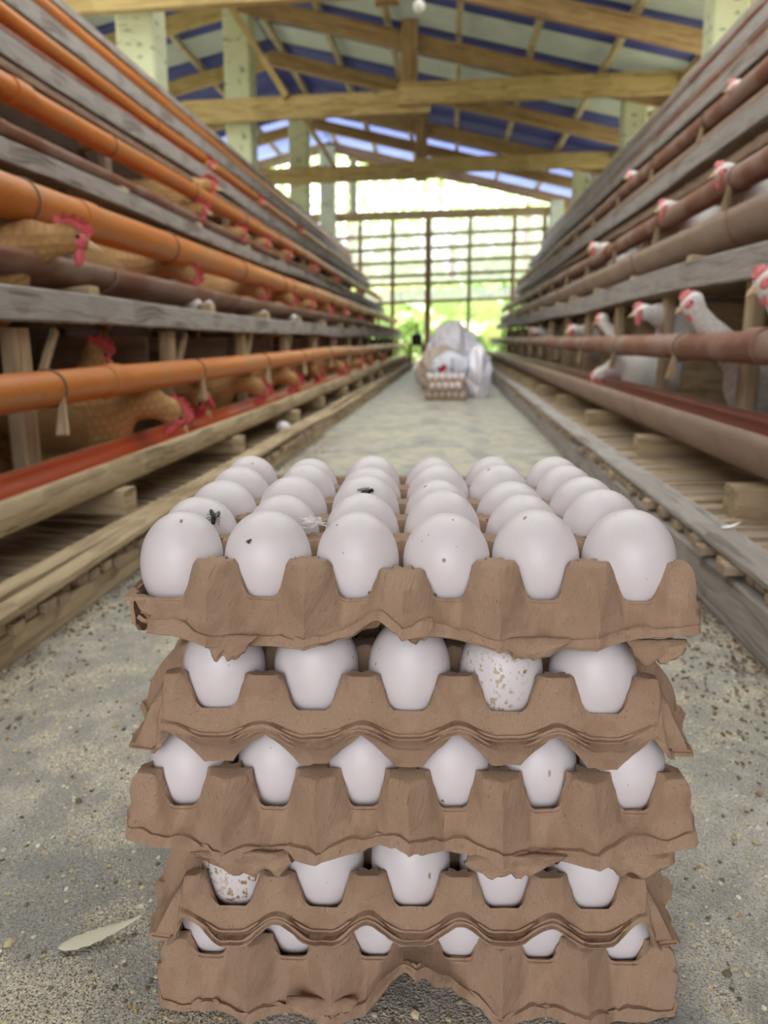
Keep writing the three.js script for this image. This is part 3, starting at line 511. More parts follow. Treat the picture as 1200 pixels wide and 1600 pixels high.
hen('alert', true, [0.62, 0.45, -3.35], W - 0.5, 'white hen with raised neck behind the pipe, next past the long-necked hen', WH);
hen('level', true, [0.60, 0.43, -5.9], W + 0.2, 'white hen with red face small and blurred over the far dusty pipe', WH);
hen('level', true, [0.70, 0.815, -4.1], W + 0.3, 'white hen blurred over the far second-tier pipe', WH);
hen('level', true, [0.88, 1.165, -4.2], W + 0.3, 'white hen blurred above the far third-tier pipe', WH);

// ------------------------------------------------------------------ egg trays: a pulp shell of cups and posts, with a skirt, 2 mm thick, torn edges
const P6 = 0.047, P5 = 0.0495;
function trayGeo({ alongX, sd, tears = [], crush = [], arch = () => -1, SAG = () => 0, HANG = -0.004, LIFT = 0.0025, FL = 0, TOPW = 0.008, HTOP = 0.0105, VTOP = 0.62, pinch = null, BASE = 0.0225, PEAK = 0.019 }) {
  const nx = alongX, nz = 11 - alongX, px = nx === 6 ? P6 : P5, pz = nz === 6 ? P6 : P5, r = 20;
  const HX = nx * px / 2, HZ = nz * pz / 2;
  const crushAt = (x, z) => { let k = 1; for (const c of crush) k = Math.min(k, 1 - c.k * smoothstep(1 - Math.hypot(x - c.x, z - c.z) / c.r, 0, 0.6)); return k; };
  const fEdge = (c) => { if (nx === 5) return smoothstep(c, 0.28, 0.80); const t = clamp((c - 0.26) / (VTOP - 0.26), 0, 1); return lerp(t, smoothstep(t, 0, 1), 0.35); };
  const hEdge = (c, x, z) => BASE + PEAK * fEdge(c) * crushAt(x, z);
  function h(x, z) {
    const u = (x + HX) / px, w = (z + HZ) / pz, a = Math.abs(((u % 1) + 1) % 1 - 0.5) * 2, b = Math.abs(((w % 1) + 1) % 1 - 0.5) * 2, m = Math.max(a, b, 1e-4), c = Math.min(a, b) / m;
    const hb = hEdge(c, x, z), lim = lerp(1, 0.80, fEdge(c)), q = clamp((m - 0.34) / (lim - 0.34), 0, 1);
    return 0.002 + (hb - 0.002) * Math.pow(q, 1.7);
  }
  const pos = [], idx = [], key = new Map();
  const NX = nx * r, NZ = nz * r, edgeEps = 1e-6;
  for (let j = 0; j <= NZ; j++) for (let i = 0; i <= NX; i++) {
    let x = -HX + i * px / r, z = -HZ + j * pz / r;
    const onX = i === 0 || i === NX, onZ = j === 0 || j === NZ;
    const u = clamp(x, -HX + edgeEps, HX - edgeEps), w = clamp(z, -HZ + edgeEps, HZ - edgeEps);
    pos.push(x, h(u, w), z);
  }
  for (let j = 0; j < NZ; j++) for (let i = 0; i < NX; i++) { const a = j * (NX + 1) + i, b = a + 1, c = a + NX + 1, d = c + 1; ((i % r < r / 2) === (j % r < r / 2)) ? idx.push(a, c, d, a, d, b) : idx.push(a, c, b, b, c, d); }
  // perimeter, counter-clockwise seen from above: front (+z), right, back, left
  const per = [], add = (i, j, n, type, s) => per.push({ v: j * (NX + 1) + i, n, type, s });
  const corner = (i, j, a0, tA, tB) => { for (let k = 1; k < 6; k++) { const a = a0 + k / 6 * Math.PI / 2; per.push({ v: j * (NX + 1) + i, n: [Math.cos(a), Math.sin(a)], type: lerp(tA, tB, k / 6), s: 99, c: 1 }); } };
  const tz = nx === 6 ? 1 : 0, tx = nz === 6 ? 1 : 0;   // type of the sides facing z and x: 1 = long six-cup side
  for (let i = 0; i <= NX; i++) add(i, NZ, [0, 1], tz, 'f'); corner(NX, NZ, Math.PI / 2, tz, tx); per.splice(-5, 5); { for (let k = 1; k < 6; k++) { const a = Math.PI / 2 * (1 - k / 6); per.push({ v: NZ * (NX + 1) + NX, n: [Math.cos(a), Math.sin(a)], type: lerp(tz, tx, k / 6), corner: 1 }); } }
  for (let j = NZ; j >= 0; j--) add(NX, j, [1, 0], tx, 'r'); for (let k = 1; k < 6; k++) { const a = -Math.PI / 2 * (k / 6); per.push({ v: NX, n: [Math.cos(a), Math.sin(a)], type: lerp(tx, tz, k / 6), corner: 1 }); }
  for (let i = NX; i >= 0; i--) add(i, 0, [0, -1], tz, 'b'); for (let k = 1; k < 6; k++) { const a = -Math.PI / 2 - Math.PI / 2 * (k / 6); per.push({ v: 0, n: [Math.cos(a), Math.sin(a)], type: lerp(tz, tx, k / 6), corner: 1 }); }
  for (let j = 0; j <= NZ; j++) add(0, j, [-1, 0], tx, 'l'); for (let k = 1; k < 6; k++) { const a = Math.PI - Math.PI / 2 * (k / 6); per.push({ v: NZ * (NX + 1), n: [Math.cos(a), Math.sin(a)], type: lerp(tx, tz, k / 6), corner: 1 }); }
  const Q = 24, ring0 = per.map((p) => p.v), rows = [ring0];
  const qProf = (p, q) => {   // returns [out, y]
    const x0 = pos[p.v * 3], y0 = pos[p.v * 3 + 1], z0 = pos[p.v * 3 + 2];
    const along = p.corner ? 0 : Math.abs(p.n[0]) > 0.5 ? (z0 + HZ) / pz : (x0 + HX) / px, c = p.corner ? 1 : Math.abs(((along % 1) + 1) % 1 - 0.5) * 2, pk = c, f = fEdge(c);
    const wob = (fbm(x0 * 26 + sd * 3, z0 * 26 + sd, sd, 3) - 0.5), fine = fbm(x0 * 110 + sd, z0 * 110, sd + 5, 3) - 0.5, tri = clamp((c - 0.18) / 0.82, 0, 1), wx = x0 + p.n[0] * 0.015, wz = z0 + p.n[1] * 0.015;
    // long side
    const rag = wob * 0.010 + fine * 0.010, isF = z0 > HZ - 1e-4, up = isF ? arch(x0 + fine * 0.006 + wob * 0.004) : -1, sag = isF ? SAG(x0) : 0, fl = isF ? 0 : FL;
    const fl6 = Math.max((isF ? LIFT : 0.002) + rag + sag, up), top = clamp(q / 0.08, 0, 1), l6 = clamp((q - 0.08) / 0.64, 0, 1), e6 = Math.max(0, (q - 0.72) / 0.28);
    let o6 = 0.0005 + top * 0.0045 * tri * tri + (0.0105 + fl) * l6 + (tri * 0.0135 - 0.0045) * Math.sin(l6 * Math.PI * 0.85) * (1 - 0.3 * l6), y6 = lerp(y0 - 0.0006 * top, Math.min(fl6, y0 - 0.001), Math.pow(l6, 0.95));
    o6 += e6 * (0.0055 + wob * 0.008 + fine * 0.008) + 0.0015 * Math.sin(e6 * 6.28) * (1 - e6); y6 -= e6 * e6 * (0.0035 + wob * 0.007 + fine * 0.006) - 0.0016 * Math.sin(e6 * 3.14);
    // short side: two stacked rims with a slit between them under each dip, then cup bottoms hanging below
    const top5 = 0.0115 + TOPW * smoothstep(c, 0.2, 1.0) + wob * 0.003 + fine * 0.003, l5 = clamp(q / 0.24, 0, 1), a5 = clamp((q - 0.24) / 0.1, 0, 1), g5 = clamp((q - 0.34) / 0.1, 0, 1), m5 = clamp((q - 0.44) / 0.1, 0, 1), d5 = clamp((q - 0.54) / 0.46, 0, 1), slit = 1 - smoothstep(c, 0.3, 0.75);
    const hang = HANG + (HTOP - HANG) * Math.pow(Math.max(0, c - 0.30) / 0.70, 0.85) + fine * 0.004;
    let o5 = 0.001 + 0.003 * l5 + a5 * (0.0045 + fine * 0.003) - g5 * slit * 0.005 + m5 * (0.0035 + slit * 0.005 + wob * 0.005 + fine * 0.004) - d5 * 0.0095 * (2 - d5);
    let y5 = lerp(y0, top5, l5) - a5 * 0.0006 - g5 * 0.0016 - m5 * 0.0012 - d5 * (top5 - 0.0034 - Math.min(hang, top5 - 0.0045)) + fine * 0.004 * d5;
    o5 += 0.0022 * Math.sin(l5 * Math.PI) * tri;
    const t = p.type, c6 = 0.001 + (0.008 + fl) * l6 + 0.0035 * e6 * (1 + fine * 2);
    if (!p.corner) { const dE = Math.abs(p.n[0]) > 0.5 ? HZ - Math.abs(z0) : HX - Math.abs(x0), k = smoothstep(dE, 0, 0.022); o6 = lerp(c6, o6, k); o5 = lerp(Math.min(o5, 0.007), o5, k); }
    else { o6 = c6; o5 = Math.min(o5, 0.007); }
    if (pinch) { const k = pinch(x0, z0, p.n); o5 *= k; o6 *= k; }
    const w = p.corner ? smoothstep(t, 0.1, 0.9) : t;
    return [lerp(o5, o6, w), lerp(y5, y6, w)];
  };
  for (let k = 1; k <= Q; k++) {
    const row = [];
    for (const p of per) { const [o, y] = qProf(p, k / Q), x0 = pos[p.v * 3], z0 = pos[p.v * 3 + 2]; row.push(pos.length / 3); pos.push(x0 + p.n[0] * o, y, z0 + p.n[1] * o); }
    rows.push(row);
  }
  const N = per.length;
  for (let k = 0; k < Q; k++) for (let i = 0; i < N; i++) {
    const i2 = (i + 1) % N, a = rows[k][i], b = rows[k][i2], c = rows[k + 1][i], d = rows[k + 1][i2];
    // tears: holes in the skirt with ragged edges
    const P = per[i], mx = pos[c * 3], mz = pos[c * 3 + 2], my = pos[c * 3 + 1];
    const jag = (fbm(mx * 220 + 3, my * 220 + mz * 60, sd + 8, 2) - 0.5);
    if (mz > HZ - 0.01 && tears.some((t) => t(mx + jag * 0.006, my + jag * 0.005, mz))) continue;
    if (a !== b) idx.push(a, c, b); if (true) idx.push(b, c, d);
  }
  // pulp is never quite even
  for (let i = 0; i < pos.length; i += 3) { const x = pos[i], y = pos[i + 1], z = pos[i + 2]; pos[i] += (fbm(x * 45 + 1, z * 45 + y * 90, sd, 2) - 0.5) * 0.0016; pos[i + 1] += (fbm(x * 40 + 7, z * 40, sd + 2, 3) - 0.5) * 0.0022; pos[i + 2] += (fbm(x * 45 + 4, y * 90 + z * 45, sd + 4, 2) - 0.5) * 0.0016; }
  const g0 = new THREE.BufferGeometry(); g0.setAttribute('position', new THREE.Float32BufferAttribute(pos, 3)); g0.setIndex(idx); g0.computeVertexNormals();
  const nrm = g0.attributes.normal.array, nV = pos.length / 3, out = pos.slice(), id2 = idx.slice(), edges = new Map();
  for (let i = 0; i < nV; i++) out.push(pos[i * 3] - nrm[i * 3] * 0.0021, pos[i * 3 + 1] - nrm[i * 3 + 1] * 0.0021, pos[i * 3 + 2] - nrm[i * 3 + 2] * 0.0021);
  for (let k = 0; k < idx.length; k += 3) { id2.push(idx[k] + nV, idx[k + 2] + nV, idx[k + 1] + nV); for (let e = 0; e < 3; e++) { const a = idx[k + e], b = idx[k + (e + 1) % 3]; if (a === b) continue; const kk = a < b ? a + '_' + b : b + '_' + a; edges.has(kk) ? edges.set(kk, null) : edges.set(kk, [a, b]); } }
  for (const e of edges.values()) if (e) id2.push(e[0], e[0] + nV, e[1], e[1], e[0] + nV, e[1] + nV);
  const uv = []; for (let i = 0; i < out.length; i += 3) uv.push(out[i] + out[i + 2] * 0.37 + sd * 0.031, out[i + 1] * 1.0 + out[i + 2] * 0.93);
  return BGU.toCreasedNormals(geoFrom(out, uv, id2), 0.75);
}
const eggGeo = (() => {   // blunt end up, bottom at y = 0
  const pts = [], n = 40, Lh = 0.0288, a = 0.0222;
  for (let i = 0; i <= n; i++) { const t = Math.PI * i / n, y = -Math.cos(t), rad = Math.sin(t) * (1 + 0.085 * y - 0.02 * y * y); pts.push(new THREE.Vector2(Math.max(1e-5, rad * a), Lh + y * Lh)); }
  return new THREE.LatheGeometry(pts, 44);
})();
// one stack; x: offset across, d: distance of the front row of cups ahead of the lens, base: height of the tray's foot
const FWD = V(-0.0851, 0, -0.9964), SIDE = V(0.9964, 0, -0.0851), YAW = 0.0628;
const LAYERS = [
  { n: 6, x: 0.0118, d: 0.391, base: 0.2205, yaw: 0.0, tilt: 0.0, name: 'top tray', desc: 'topmost brown pulp egg tray with a torn front post and broken corner',
    lift: 0.0095, vtop: 0.66, pinch: (x, z, n) => (n[0] < 0 ? 1 - 0.92 * Math.min(1, -n[0] * 2) : 1), tears: [(x, y) => x < -0.1265 - (y - 0.012) * 0.35 && y < 0.034], arch: (x) => Math.max(0.0205 - Math.max(0, Math.abs(x + 0.011) - 0.002) * 0.85, Math.min(0.021, (-0.106 - x) * 0.75)), sag: (x) => -0.0035 * Math.cos((x - 0.066) / 0.132 * 6.283), crush: [{ x: -0.141, z: 0.124, r: 0.036, k: 1.0 }, { x: 0.0, z: 0.124, r: 0.02, k: 0.25 }] },
  { n: 5, x: 0.0168, d: 0.384, base: 0.162, yaw: -0.006, name: 'second tray', desc: 'brown pulp egg tray second from the top with cup bottoms hanging over diamond gaps', hang: -0.0068, fl: 0.011, tears: [], crush: [] },
  { n: 6, x: 0.0150, d: 0.382, base: 0.109, yaw: 0.004, name: 'middle tray', desc: 'brown pulp egg tray in the middle of the stack with a row of diamond gaps', lift: 0.0095, tears: [], arch: (x) => 0.0175 - Math.abs(x + 0.005) * 0.35, sag: (x) => -0.003 * Math.cos(x / 0.14 * 6.283 + 3.14), crush: [] },
  { n: 5, x: 0.0180, d: 0.386, base: 0.044, yaw: 0.008, name: 'fourth tray', desc: 'brown pulp egg tray second from the bottom, resting on the torn tray', hang: -0.001, topw: 0.0125, htop: 0.0195, fl: 0.011, tears: [], crush: [] },
  { n: 6, x: 0.0210, d: 0.395, base: 0.0035, yaw: 0.0, name: 'bottom tray', desc: 'bottom brown pulp egg tray on the floor with an arch torn from its front', tears: [], arch: (x) => 0.040 - Math.max(0, Math.abs(x + 0.003) - 0.001) * (x < -0.003 ? 1.5 : 0.9), BASE: 0.0235, PEAK: 0.011, crush: [] },
];
const side = 'from the brown hens';
LAYERS.forEach((L, li) => {
  const px = L.n === 6 ? P6 : P5, pz = L.n === 6 ? P5 : P6, nz = 11 - L.n;
  const c = FWD.clone().multiplyScalar(L.d + (nz - 1) * pz / 2).addScaledVector(SIDE, L.x); c.y = L.base;
  const tray = mesh('egg_tray', trayGeo({ alongX: L.n, sd: 11 + li * 13, tears: L.tears, crush: L.crush, arch: L.arch, SAG: L.sag, HANG: L.hang, LIFT: L.lift, FL: L.fl, TOPW: L.topw, HTOP: L.htop, VTOP: L.vtop, pinch: L.pinch, BASE: L.BASE, PEAK: L.PEAK }), M.pulp);
  tray.position.copy(c); tray.rotation.y = YAW + L.yaw; tag(tray, L.desc, 'egg tray');
  L.place = (x, y, z) => V(x, y, z).applyAxisAngle(V(0, 1, 0), YAW + L.yaw).add(c);
  L.tray = tray; L.c = c;
  for (let j = 0; j < nz; j++) for (let i = 0; i < L.n; i++) {
    if (li && j && i && i < L.n - 1) continue;   // inside the stack nothing of them shows
    seed(li * 1000 + j * 50 + i * 7 + 3);
    const x = (i - (L.n - 1) / 2) * px, z = ((nz - 1) / 2 - j) * pz;
    let mi = [0, 5, 1, 0, 1, 5][Math.floor(rnd() * 6)];
    let sx = rr(0.965, 1.035), sy = rr(0.965, 1.04), tx = rr(-0.06, 0.06), tzr = rr(-0.07, 0.07), dy = 0, dx = 0;
    let lab = li === 0 ? `white egg in the top tray, ${ord[i]} ${side}' side, ${['front row', 'second row', 'third row', 'fourth row', 'back row'][j]}` : j === 0 ? `white egg showing at the front of the ${L.name}, ${ord[i]} ${side}' side` : `white egg on the outer edge of the ${L.name}, behind the front row`;
    if (li === 0 && j === 0 && i === 0) { tzr = 0.1; dx = -0.003; mi = 1; lab = 'white egg bulging out over the broken corner of the top tray, front row'; }
    if (li === 0 && j === 0 && i === 5) { sx = 1.07; sy = 1.05; mi = 5; lab = 'largest white egg, bluish, at the front corner of the top tray by white hens'; }
    if (li === 0 && j === 0 && i === 3) { mi = 3; lab = 'white egg with brown flecks, front row of the top tray, fourth from brown hens'; }
    if (li === 0 && j === 1 && i === 5) { sx = 1.06; sy = 1.06; tzr = 0.05; }
    if (li === 1 && j === 0 && i === 2) { mi = 1; sy = 1.06; }
    if (li === 1 && j === 0 && i === 3) { mi = 2; lab = 'white egg heavily flecked with brown dirt at the front of the second tray'; }
    if (li === 3 && j === 0 && i === 0) { mi = 4; lab = 'white egg caked with brown streaks at the front of the fourth tray'; }
    if (li === 4) { sy *= 0.95; dy = 0.0015; }
    const e = mesh('egg', eggGeo, M.egg[mi]); (L.eggs ??= []).push(e);
    e.position.copy(L.place(x + dx, 0.0035 + dy, z)); e.rotation.set(tx, rnd() * 6.28, tzr); if (mi === 2 || mi === 4) e.rotation.y = 1.2; e.scale.set(sx, sy, sx);
    tag(e, lab, 'egg', li === 0 ? 'eggs in the top tray' : j === 0 ? 'eggs at the front of the lower trays' : `edge eggs of the ${L.name}`);
  }
});
// torn strips of pulp hanging from the rims
function flap(L, x, y, out, w, h, sd, turn = 0) {
  const hz = (L.n === 6 ? P5 : P6) * (11 - L.n) / 2, n = 18, m = 10, pos = [], uv = [], idx = [];
  for (const s of [0, 1]) for (let j = 0; j <= m; j++) for (let i = 0; i <= n; i++) {
    const a = i / n * 2 - 1, t = j / m, rg = fbm(i * 0.35 + sd, sd, 3, 3), hh = h * (0.55 + 0.9 * rg) * Math.sqrt(Math.max(0.04, 1 - a * a * 0.9)), lump = fbm(i * 0.4 + sd * 3, j * 0.5, sd, 3) - 0.5;
    pos.push(a * w * 0.5 * (1 - 0.15 * t) + t * turn * w * 0.3, -t * hh, 0.004 * Math.sin(t * 2.6) + lump * 0.005 - s * (0.0022 + 0.001 * lump)); uv.push(a * w * 0.5 + sd * 0.1, t * h + s * 0.01);
  }
  const S = (n + 1) * (m + 1), q = (a, b, c, d) => idx.push(a, b, c, b, d, c);
  for (let j = 0; j < m; j++) for (let i = 0; i < n; i++) { const a = j * (n + 1) + i; q(a, a + n + 1, a + 1, a + n + 2); q(a + S, a + 1 + S, a + n + 1 + S, a + n + 2 + S); }
  for (let i = 0; i < n; i++) { const a = m * (n + 1) + i; q(a, a + S, a + 1, a + 1 + S); q(i, i + 1, i + S, i + 1 + S); }
  for (let j = 0; j < m; j++) for (const e of [0, n]) { const a = j * (n + 1) + e; q(a, a + S, a + n + 1, a + n + 1 + S); }
  const f = mesh('torn_flap', geoFrom(pos, uv, idx), M.pulp, L.tray); f.position.set(x, y, hz + out); f.rotation.x = -0.12; return f;
}
const [LA, LB, LC, LD, LE] = LAYERS;
flap(LA, -0.083, 0.0085, 0.016, 0.026, 0.011, 3, -0.4); flap(LA, 0.004, 0.017, 0.012, 0.022, 0.011, 7, 0.3); flap(LA, 0.124, 0.0065, 0.012, 0.03, 0.011, 12); flap(LA, 0.062, 0.008, 0.015, 0.04, 0.009, 17);
flap(LC, -0.086, 0.0075, 0.017, 0.05, 0.011, 23, 0.5); flap(LC, 0.055, 0.0075, 0.017, 0.05, 0.010, 29, -0.4); flap(LC, 0.115, 0.008, 0.013, 0.04, 0.013, 31);
flap(LE, -0.052, 0.0105, 0.0165, 0.04, 0.010, 41);
// flies resting on the eggs
function fly(p, turn, label, s = 1) {
  const t = thing('fly', label, 'fly', p, turn, 'flies on the eggs');
  mesh('body', merge([xf(new THREE.SphereGeometry(1, 10, 8), [-0.0016, 0.0018, 0], [0, 0, 0.1], [0.0022, 0.0013, 0.0014]), xf(new THREE.SphereGeometry(1, 10, 8), [0.0008, 0.0020, 0], [0, 0, 0], [0.0015, 0.0013, 0.0013])]), M.flyBody, t);
  mesh('head', xf(new THREE.SphereGeometry(1, 10, 8), [0.0027, 0.0019, 0], [0, 0, 0], [0.0009, 0.0010, 0.0012]), M.flyBody, t);
  for (const q of [1, -1]) mesh('wing', xf(new THREE.SphereGeometry(1, 10, 6), [-0.0022, 0.0031, q * 0.0015], [q * 0.2, q * 0.35, 0.15], [0.0030, 0.00012, 0.0012]), M.flyWing, t);
  for (const q of [1, -1]) for (const k of [-1, 0, 1]) mesh('leg', tubeGeo([V(k * 0.0009, 0.0015, q * 0.0009), V(k * 0.0017, 0.0022, q * 0.0024), V(k * 0.0026, 0.0, q * 0.0036)], 0.00016, 6, 4), M.flyBody, t);
  t.scale.setScalar(s); return t;
}
// a spot on an egg's shell in the direction (across, up, towards the aisle mouth) from its middle
const LU = V(-0.0187, 0.9756, -0.2187), LB0 = V(0.083, 0.2195, 0.972), LR = SIDE;
function onEgg(e, a, b, c) {
  const d = V(0, 0, 0).addScaledVector(LR, a).addScaledVector(LU, b).addScaledVector(LB0, c).normalize(); e.updateMatrixWorld();
  const mid = e.localToWorld(V(0, 0.0288, 0)); let lo = 0, hi = 0.05;
  for (let k = 0; k < 30; k++) { const m = (lo + hi) / 2, q = e.worldToLocal(mid.clone().addScaledVector(d, m)), y = (q.y - 0.0288) / 0.0288, inside = Math.abs(y) < 1 && Math.hypot(q.x, q.z) < Math.sqrt(1 - y * y) * (1 + 0.085 * y - 0.02 * y * y) * 0.0222; inside ? lo = m : hi = m; }
  return [mid.addScaledVector(d, hi), d];
}
function sit(f, e, a, b, c, turn) { const [p, d] = onEgg(e, a, b, c); f.position.copy(p); f.quaternion.setFromUnitVectors(V(0, 1, 0), d).multiply(new THREE.Quaternion().setFromAxisAngle(V(0, 1, 0), turn)); }
sit(fly([0, 0, 0], 0, 'black fly perched on a second-row egg of the top tray near the brown hens', 1.1), LAYERS[0].eggs[6], 0.44, 0.55, 0.75, -1.3);
sit(fly([0, 0, 0], 0, 'black fly with folded wings on an egg in the middle of the top tray', 1.2), LAYERS[0].eggs[14], 0.05, 0.62, 0.76, 0.5);
sit(fly([0, 0, 0], 0, 'tiny black fly on the front row egg of the top tray', 0.36), LAYERS[0].eggs[1], -0.24, 0.5, 0.83, 0.8);
{ // scrap of down caught between two eggs
  seed(77); const gs = []; for (let k = 0; k < 70; k++) { const a = rr(0, 6.28), b = rr(-0.3, 1.3), l = rr(0.004, 0.0085); gs.push(tubeGeo([V(0, 0, 0), V(Math.cos(a) * Math.cos(b) * l * 0.6, Math.sin(b) * l * 0.7, Math.sin(a) * Math.cos(b) * l * 0.6), V(Math.cos(a + 0.5) * Math.cos(b) * l, Math.sin(b) * l * 0.8, Math.sin(a + 0.5) * Math.cos(b) * l)], 0.00035, 4, 4)); }
  const m = mesh('down_tuft', merge(gs), M.whiteFeather); m.position.copy(LAYERS[0].place(-0.0505, 0.047, 0.068)); tag(m, 'tuft of white down caught between eggs of the top tray', 'feather');
}

// ------------------------------------------------------------------ loose eggs on the racks
function looseEgg(p, r, label, group) { const e = mesh('egg', eggGeo, M.egg[0]); e.position.set(...p); e.rotation.set(...r); tag(e, label, 'egg', group); }
looseEgg([-0.545, 0.078, -2.58], [Math.PI / 2, 0, 0.5], 'single white egg lying against the wooden egg stop below the tan hens', 'eggs on the racks');
looseEgg([-0.745, 0.470, -2.33], [Math.PI / 2, 0, 0.9], 'first of two white eggs lying behind the second-tier grey plank', 'eggs on the racks');
looseEgg([-0.745, 0.470, -2.44], [Math.PI / 2, 0, 0.6], 'second of two white eggs behind the second-tier grey plank', 'eggs on the racks');
looseEgg([-0.745, 0.468, -3.17], [Math.PI / 2, 0, 0.9], 'lone white egg behind the second-tier grey plank past the pair of eggs', 'eggs on the racks');
looseEgg([-0.745, 0.468, -1.56 - 2.2], [Math.PI / 2, 0, 0.4], 'blurred white egg farther along the second-tier grey plank', 'eggs on the racks');

// ------------------------------------------------------------------ far end of the aisle: second stack of trays, sacks, jug
{
  const g6 = LAYERS[2].tray.geometry, g5 = LAYERS[1].tray.geometry;
  [[0, g6, 'lowest pulp tray of the small far stack in the aisle'], [1, g5, 'middle pulp tray of the small far stack in the aisle'], [2, g6, 'top pulp tray of the small far stack in the aisle']].forEach(([k, g, lab]) => {
    const m = mesh('egg_tray', g, M.pulpPale); m.position.set(-0.03, 0.004 + k * 0.05, -4.93); m.rotation.y = 0.03; m.scale.setScalar(0.86); tag(m, lab, 'egg tray');
    for (let i = 0; i < (k === 1 ? 5 : 6); i++) for (let j = 0; j < (k === 2 ? 2 : 1); j++) {
      const e = mesh('egg', eggGeo, M.egg[j % 2]); e.position.set(-0.03 + (i - (k === 1 ? 2 : 2.5)) * 0.0405, 0.016 + k * 0.05, -4.835 - j * 0.042 + (k === 1 ? 0.015 : 0)); e.scale.setScalar(0.86);
      tag(e, `small white egg in the far stack's ${['lowest', 'middle', 'top'][k]} tray, ${ord[i]} from brown hens${k === 2 ? (j ? ', second row' : ', front row') : ''}`, 'egg', `far stack ${['lowest', 'middle', 'top'][k]} tray ${j ? 'inner' : 'front'} eggs`);
    }
  });
}
function lump(pos, size, sd, rough = 0.25, det = 40) {   // slumped sack: a crumpled rounded mass standing on its own base
  const g = new THREE.SphereGeometry(1, det * 2, det), p = g.attributes.position;
  for (let i = 0; i < p.count; i++) {
    let x = p.getX(i), y = p.getY(i), z = p.getZ(i); const n = fbm(x * 2.2 + sd, y * 2.2 + z * 1.7, sd, 4) - 0.5, cr = Math.abs(fbm(x * 4 + z * 3, y * 5 + sd, sd + 3, 3) - 0.5) * 2;
    const k = 1 + n * rough * 2 - cr * rough * 0.6; x *= k; z *= k; y *= k; if (y < -0.62) y = -0.62 + (y + 0.62) * 0.08;
    p.setXYZ(i, x * size[0], (y + 0.64) / 1.5 * size[1], z * size[2]);
  }
  g.computeVertexNormals(); const u = g.attributes.uv; for (let i = 0; i < u.count; i++) u.setXY(i, u.getX(i) * 2 * size[0], u.getY(i) * size[1]);
  g.translate(...pos); return g;
}
tag(mesh('plastic_sack', lump([0.0, 0.0, -6.25], [0.235, 0.44, 0.25], 5, 0.3), M.plastic), 'large crumpled white plastic sack standing behind the far tray stack', 'sack');
tag(mesh('feed_heap_sack', lump([-0.05, 0.0, -5.85], [0.20, 0.29, 0.15], 9, 0.2), M.feedSack), 'brownish woven feed sack in front of the crumpled white sack', 'sack');
tag(mesh('plastic_bag', lump([0.185, 0.0, -5.15], [0.085, 0.29, 0.12], 14, 0.3), M.plastic), 'tall wrinkled white plastic bag slumped beside the far tray stack', 'bag');
{
  const print = makeTex(256, 128, (u, v) => { const n = fbm(u * 8, v * 8, 171, 3); let c = mix3([0.87, 0.88, 0.92], [0.79, 0.80, 0.86], n); const e = Math.hypot((u - 0.30) / 0.10, (v - 0.42 - (u - 0.3) * 0.5) / 0.16); if (e < 1 + (n - 0.5) * 0.6) c = [0.70, 0.10, 0.20]; if (u > 0.17 && u < 0.21 && v > 0.3 && v < 0.5) c = [0.32, 0.38, 0.50]; if (u > 0.5 && u < 0.58 && v > 0.3 && v < 0.85 && Math.floor(v * 22) % 2) c = [0.42, 0.47, 0.56]; return { c, h: n }; });
  const g = lump([0, 0, 0], [0.125, 0.16, 0.07], 23, 0.12); const p = g.attributes.position, u = g.attributes.uv; for (let i = 0; i < p.count; i++) u.setXY(i, (p.getX(i) + 0.13) / 0.26, p.getY(i) / 0.16);
  const m = mesh('printed_sack', g, mat(print, { roughness: 0.6 })); m.position.set(0.0, 0.118, -5.12); tag(m, 'white printed feed packet with a red mark and dark lettering behind far eggs', 'packet');
}
{
  const st = thing('wooden_stool', 'low wooden stool beside the cages at the far aisle end', 'stool', [-0.42, 0, -9.6], 0.1);
  mesh('seat', boxGeo(0, 0.3, 0, 0.2, 0.025, 0.2), M.brown, st); for (const [x, z] of [[-0.08, -0.08], [0.08, -0.08], [-0.08, 0.08], [0.08, 0.08]]) mesh('leg', beamGeo(V(x, 0, z), V(x, 0.288, z), 0.03, 0.03, V(0, 0, 1)), M.brown, st);
  const j = thing('jug', 'dark jug with a thin neck standing on the far wooden stool', 'jug', [-0.42, 0.313, -9.6]);
  mesh('body', new THREE.LatheGeometry([[0.001, 0], [0.06, 0], [0.066, 0.01], [0.066, 0.09], [0.05, 0.115], [0.022, 0.128], [0.001, 0.13]].map((q) => new THREE.Vector2(...q)), 24), M.jug, j);
  mesh('neck', new THREE.LatheGeometry([[0.014, 0.126], [0.013, 0.19], [0.02, 0.20], [0.021, 0.232], [0.001, 0.235]].map((q) => new THREE.Vector2(...q)), 16), M.jug, j);
}

// ------------------------------------------------------------------ unlit bulbs on cords
function bulb(p, top, label) {
  const t = thing('light_bulb', label, 'light bulb', p, 0, 'unlit bulbs under the roof');
  mesh('globe', new THREE.SphereGeometry(0.035, 20, 14).translate(0, 0, 0), M.glass, t); mesh('socket', new THREE.CylinderGeometry(0.016, 0.019, 0.05, 14).translate(0, 0.052, 0), M.metal, t);
  mesh('cord', tubeGeo([V(0, 0.07, 0), V(0.004, (0.07 + top) / 2, 0.003), V(0, top, 0)], 0.003, 10, 5), M.jug, t);
}
bulb([-0.222, 2.257, -5.0], 0.52, 'unlit round bulb hanging beside the king post near the ridge');
bulb([1.56, 2.2, -6.9], 0.14, 'unlit round bulb fixed by the column above the white hens');

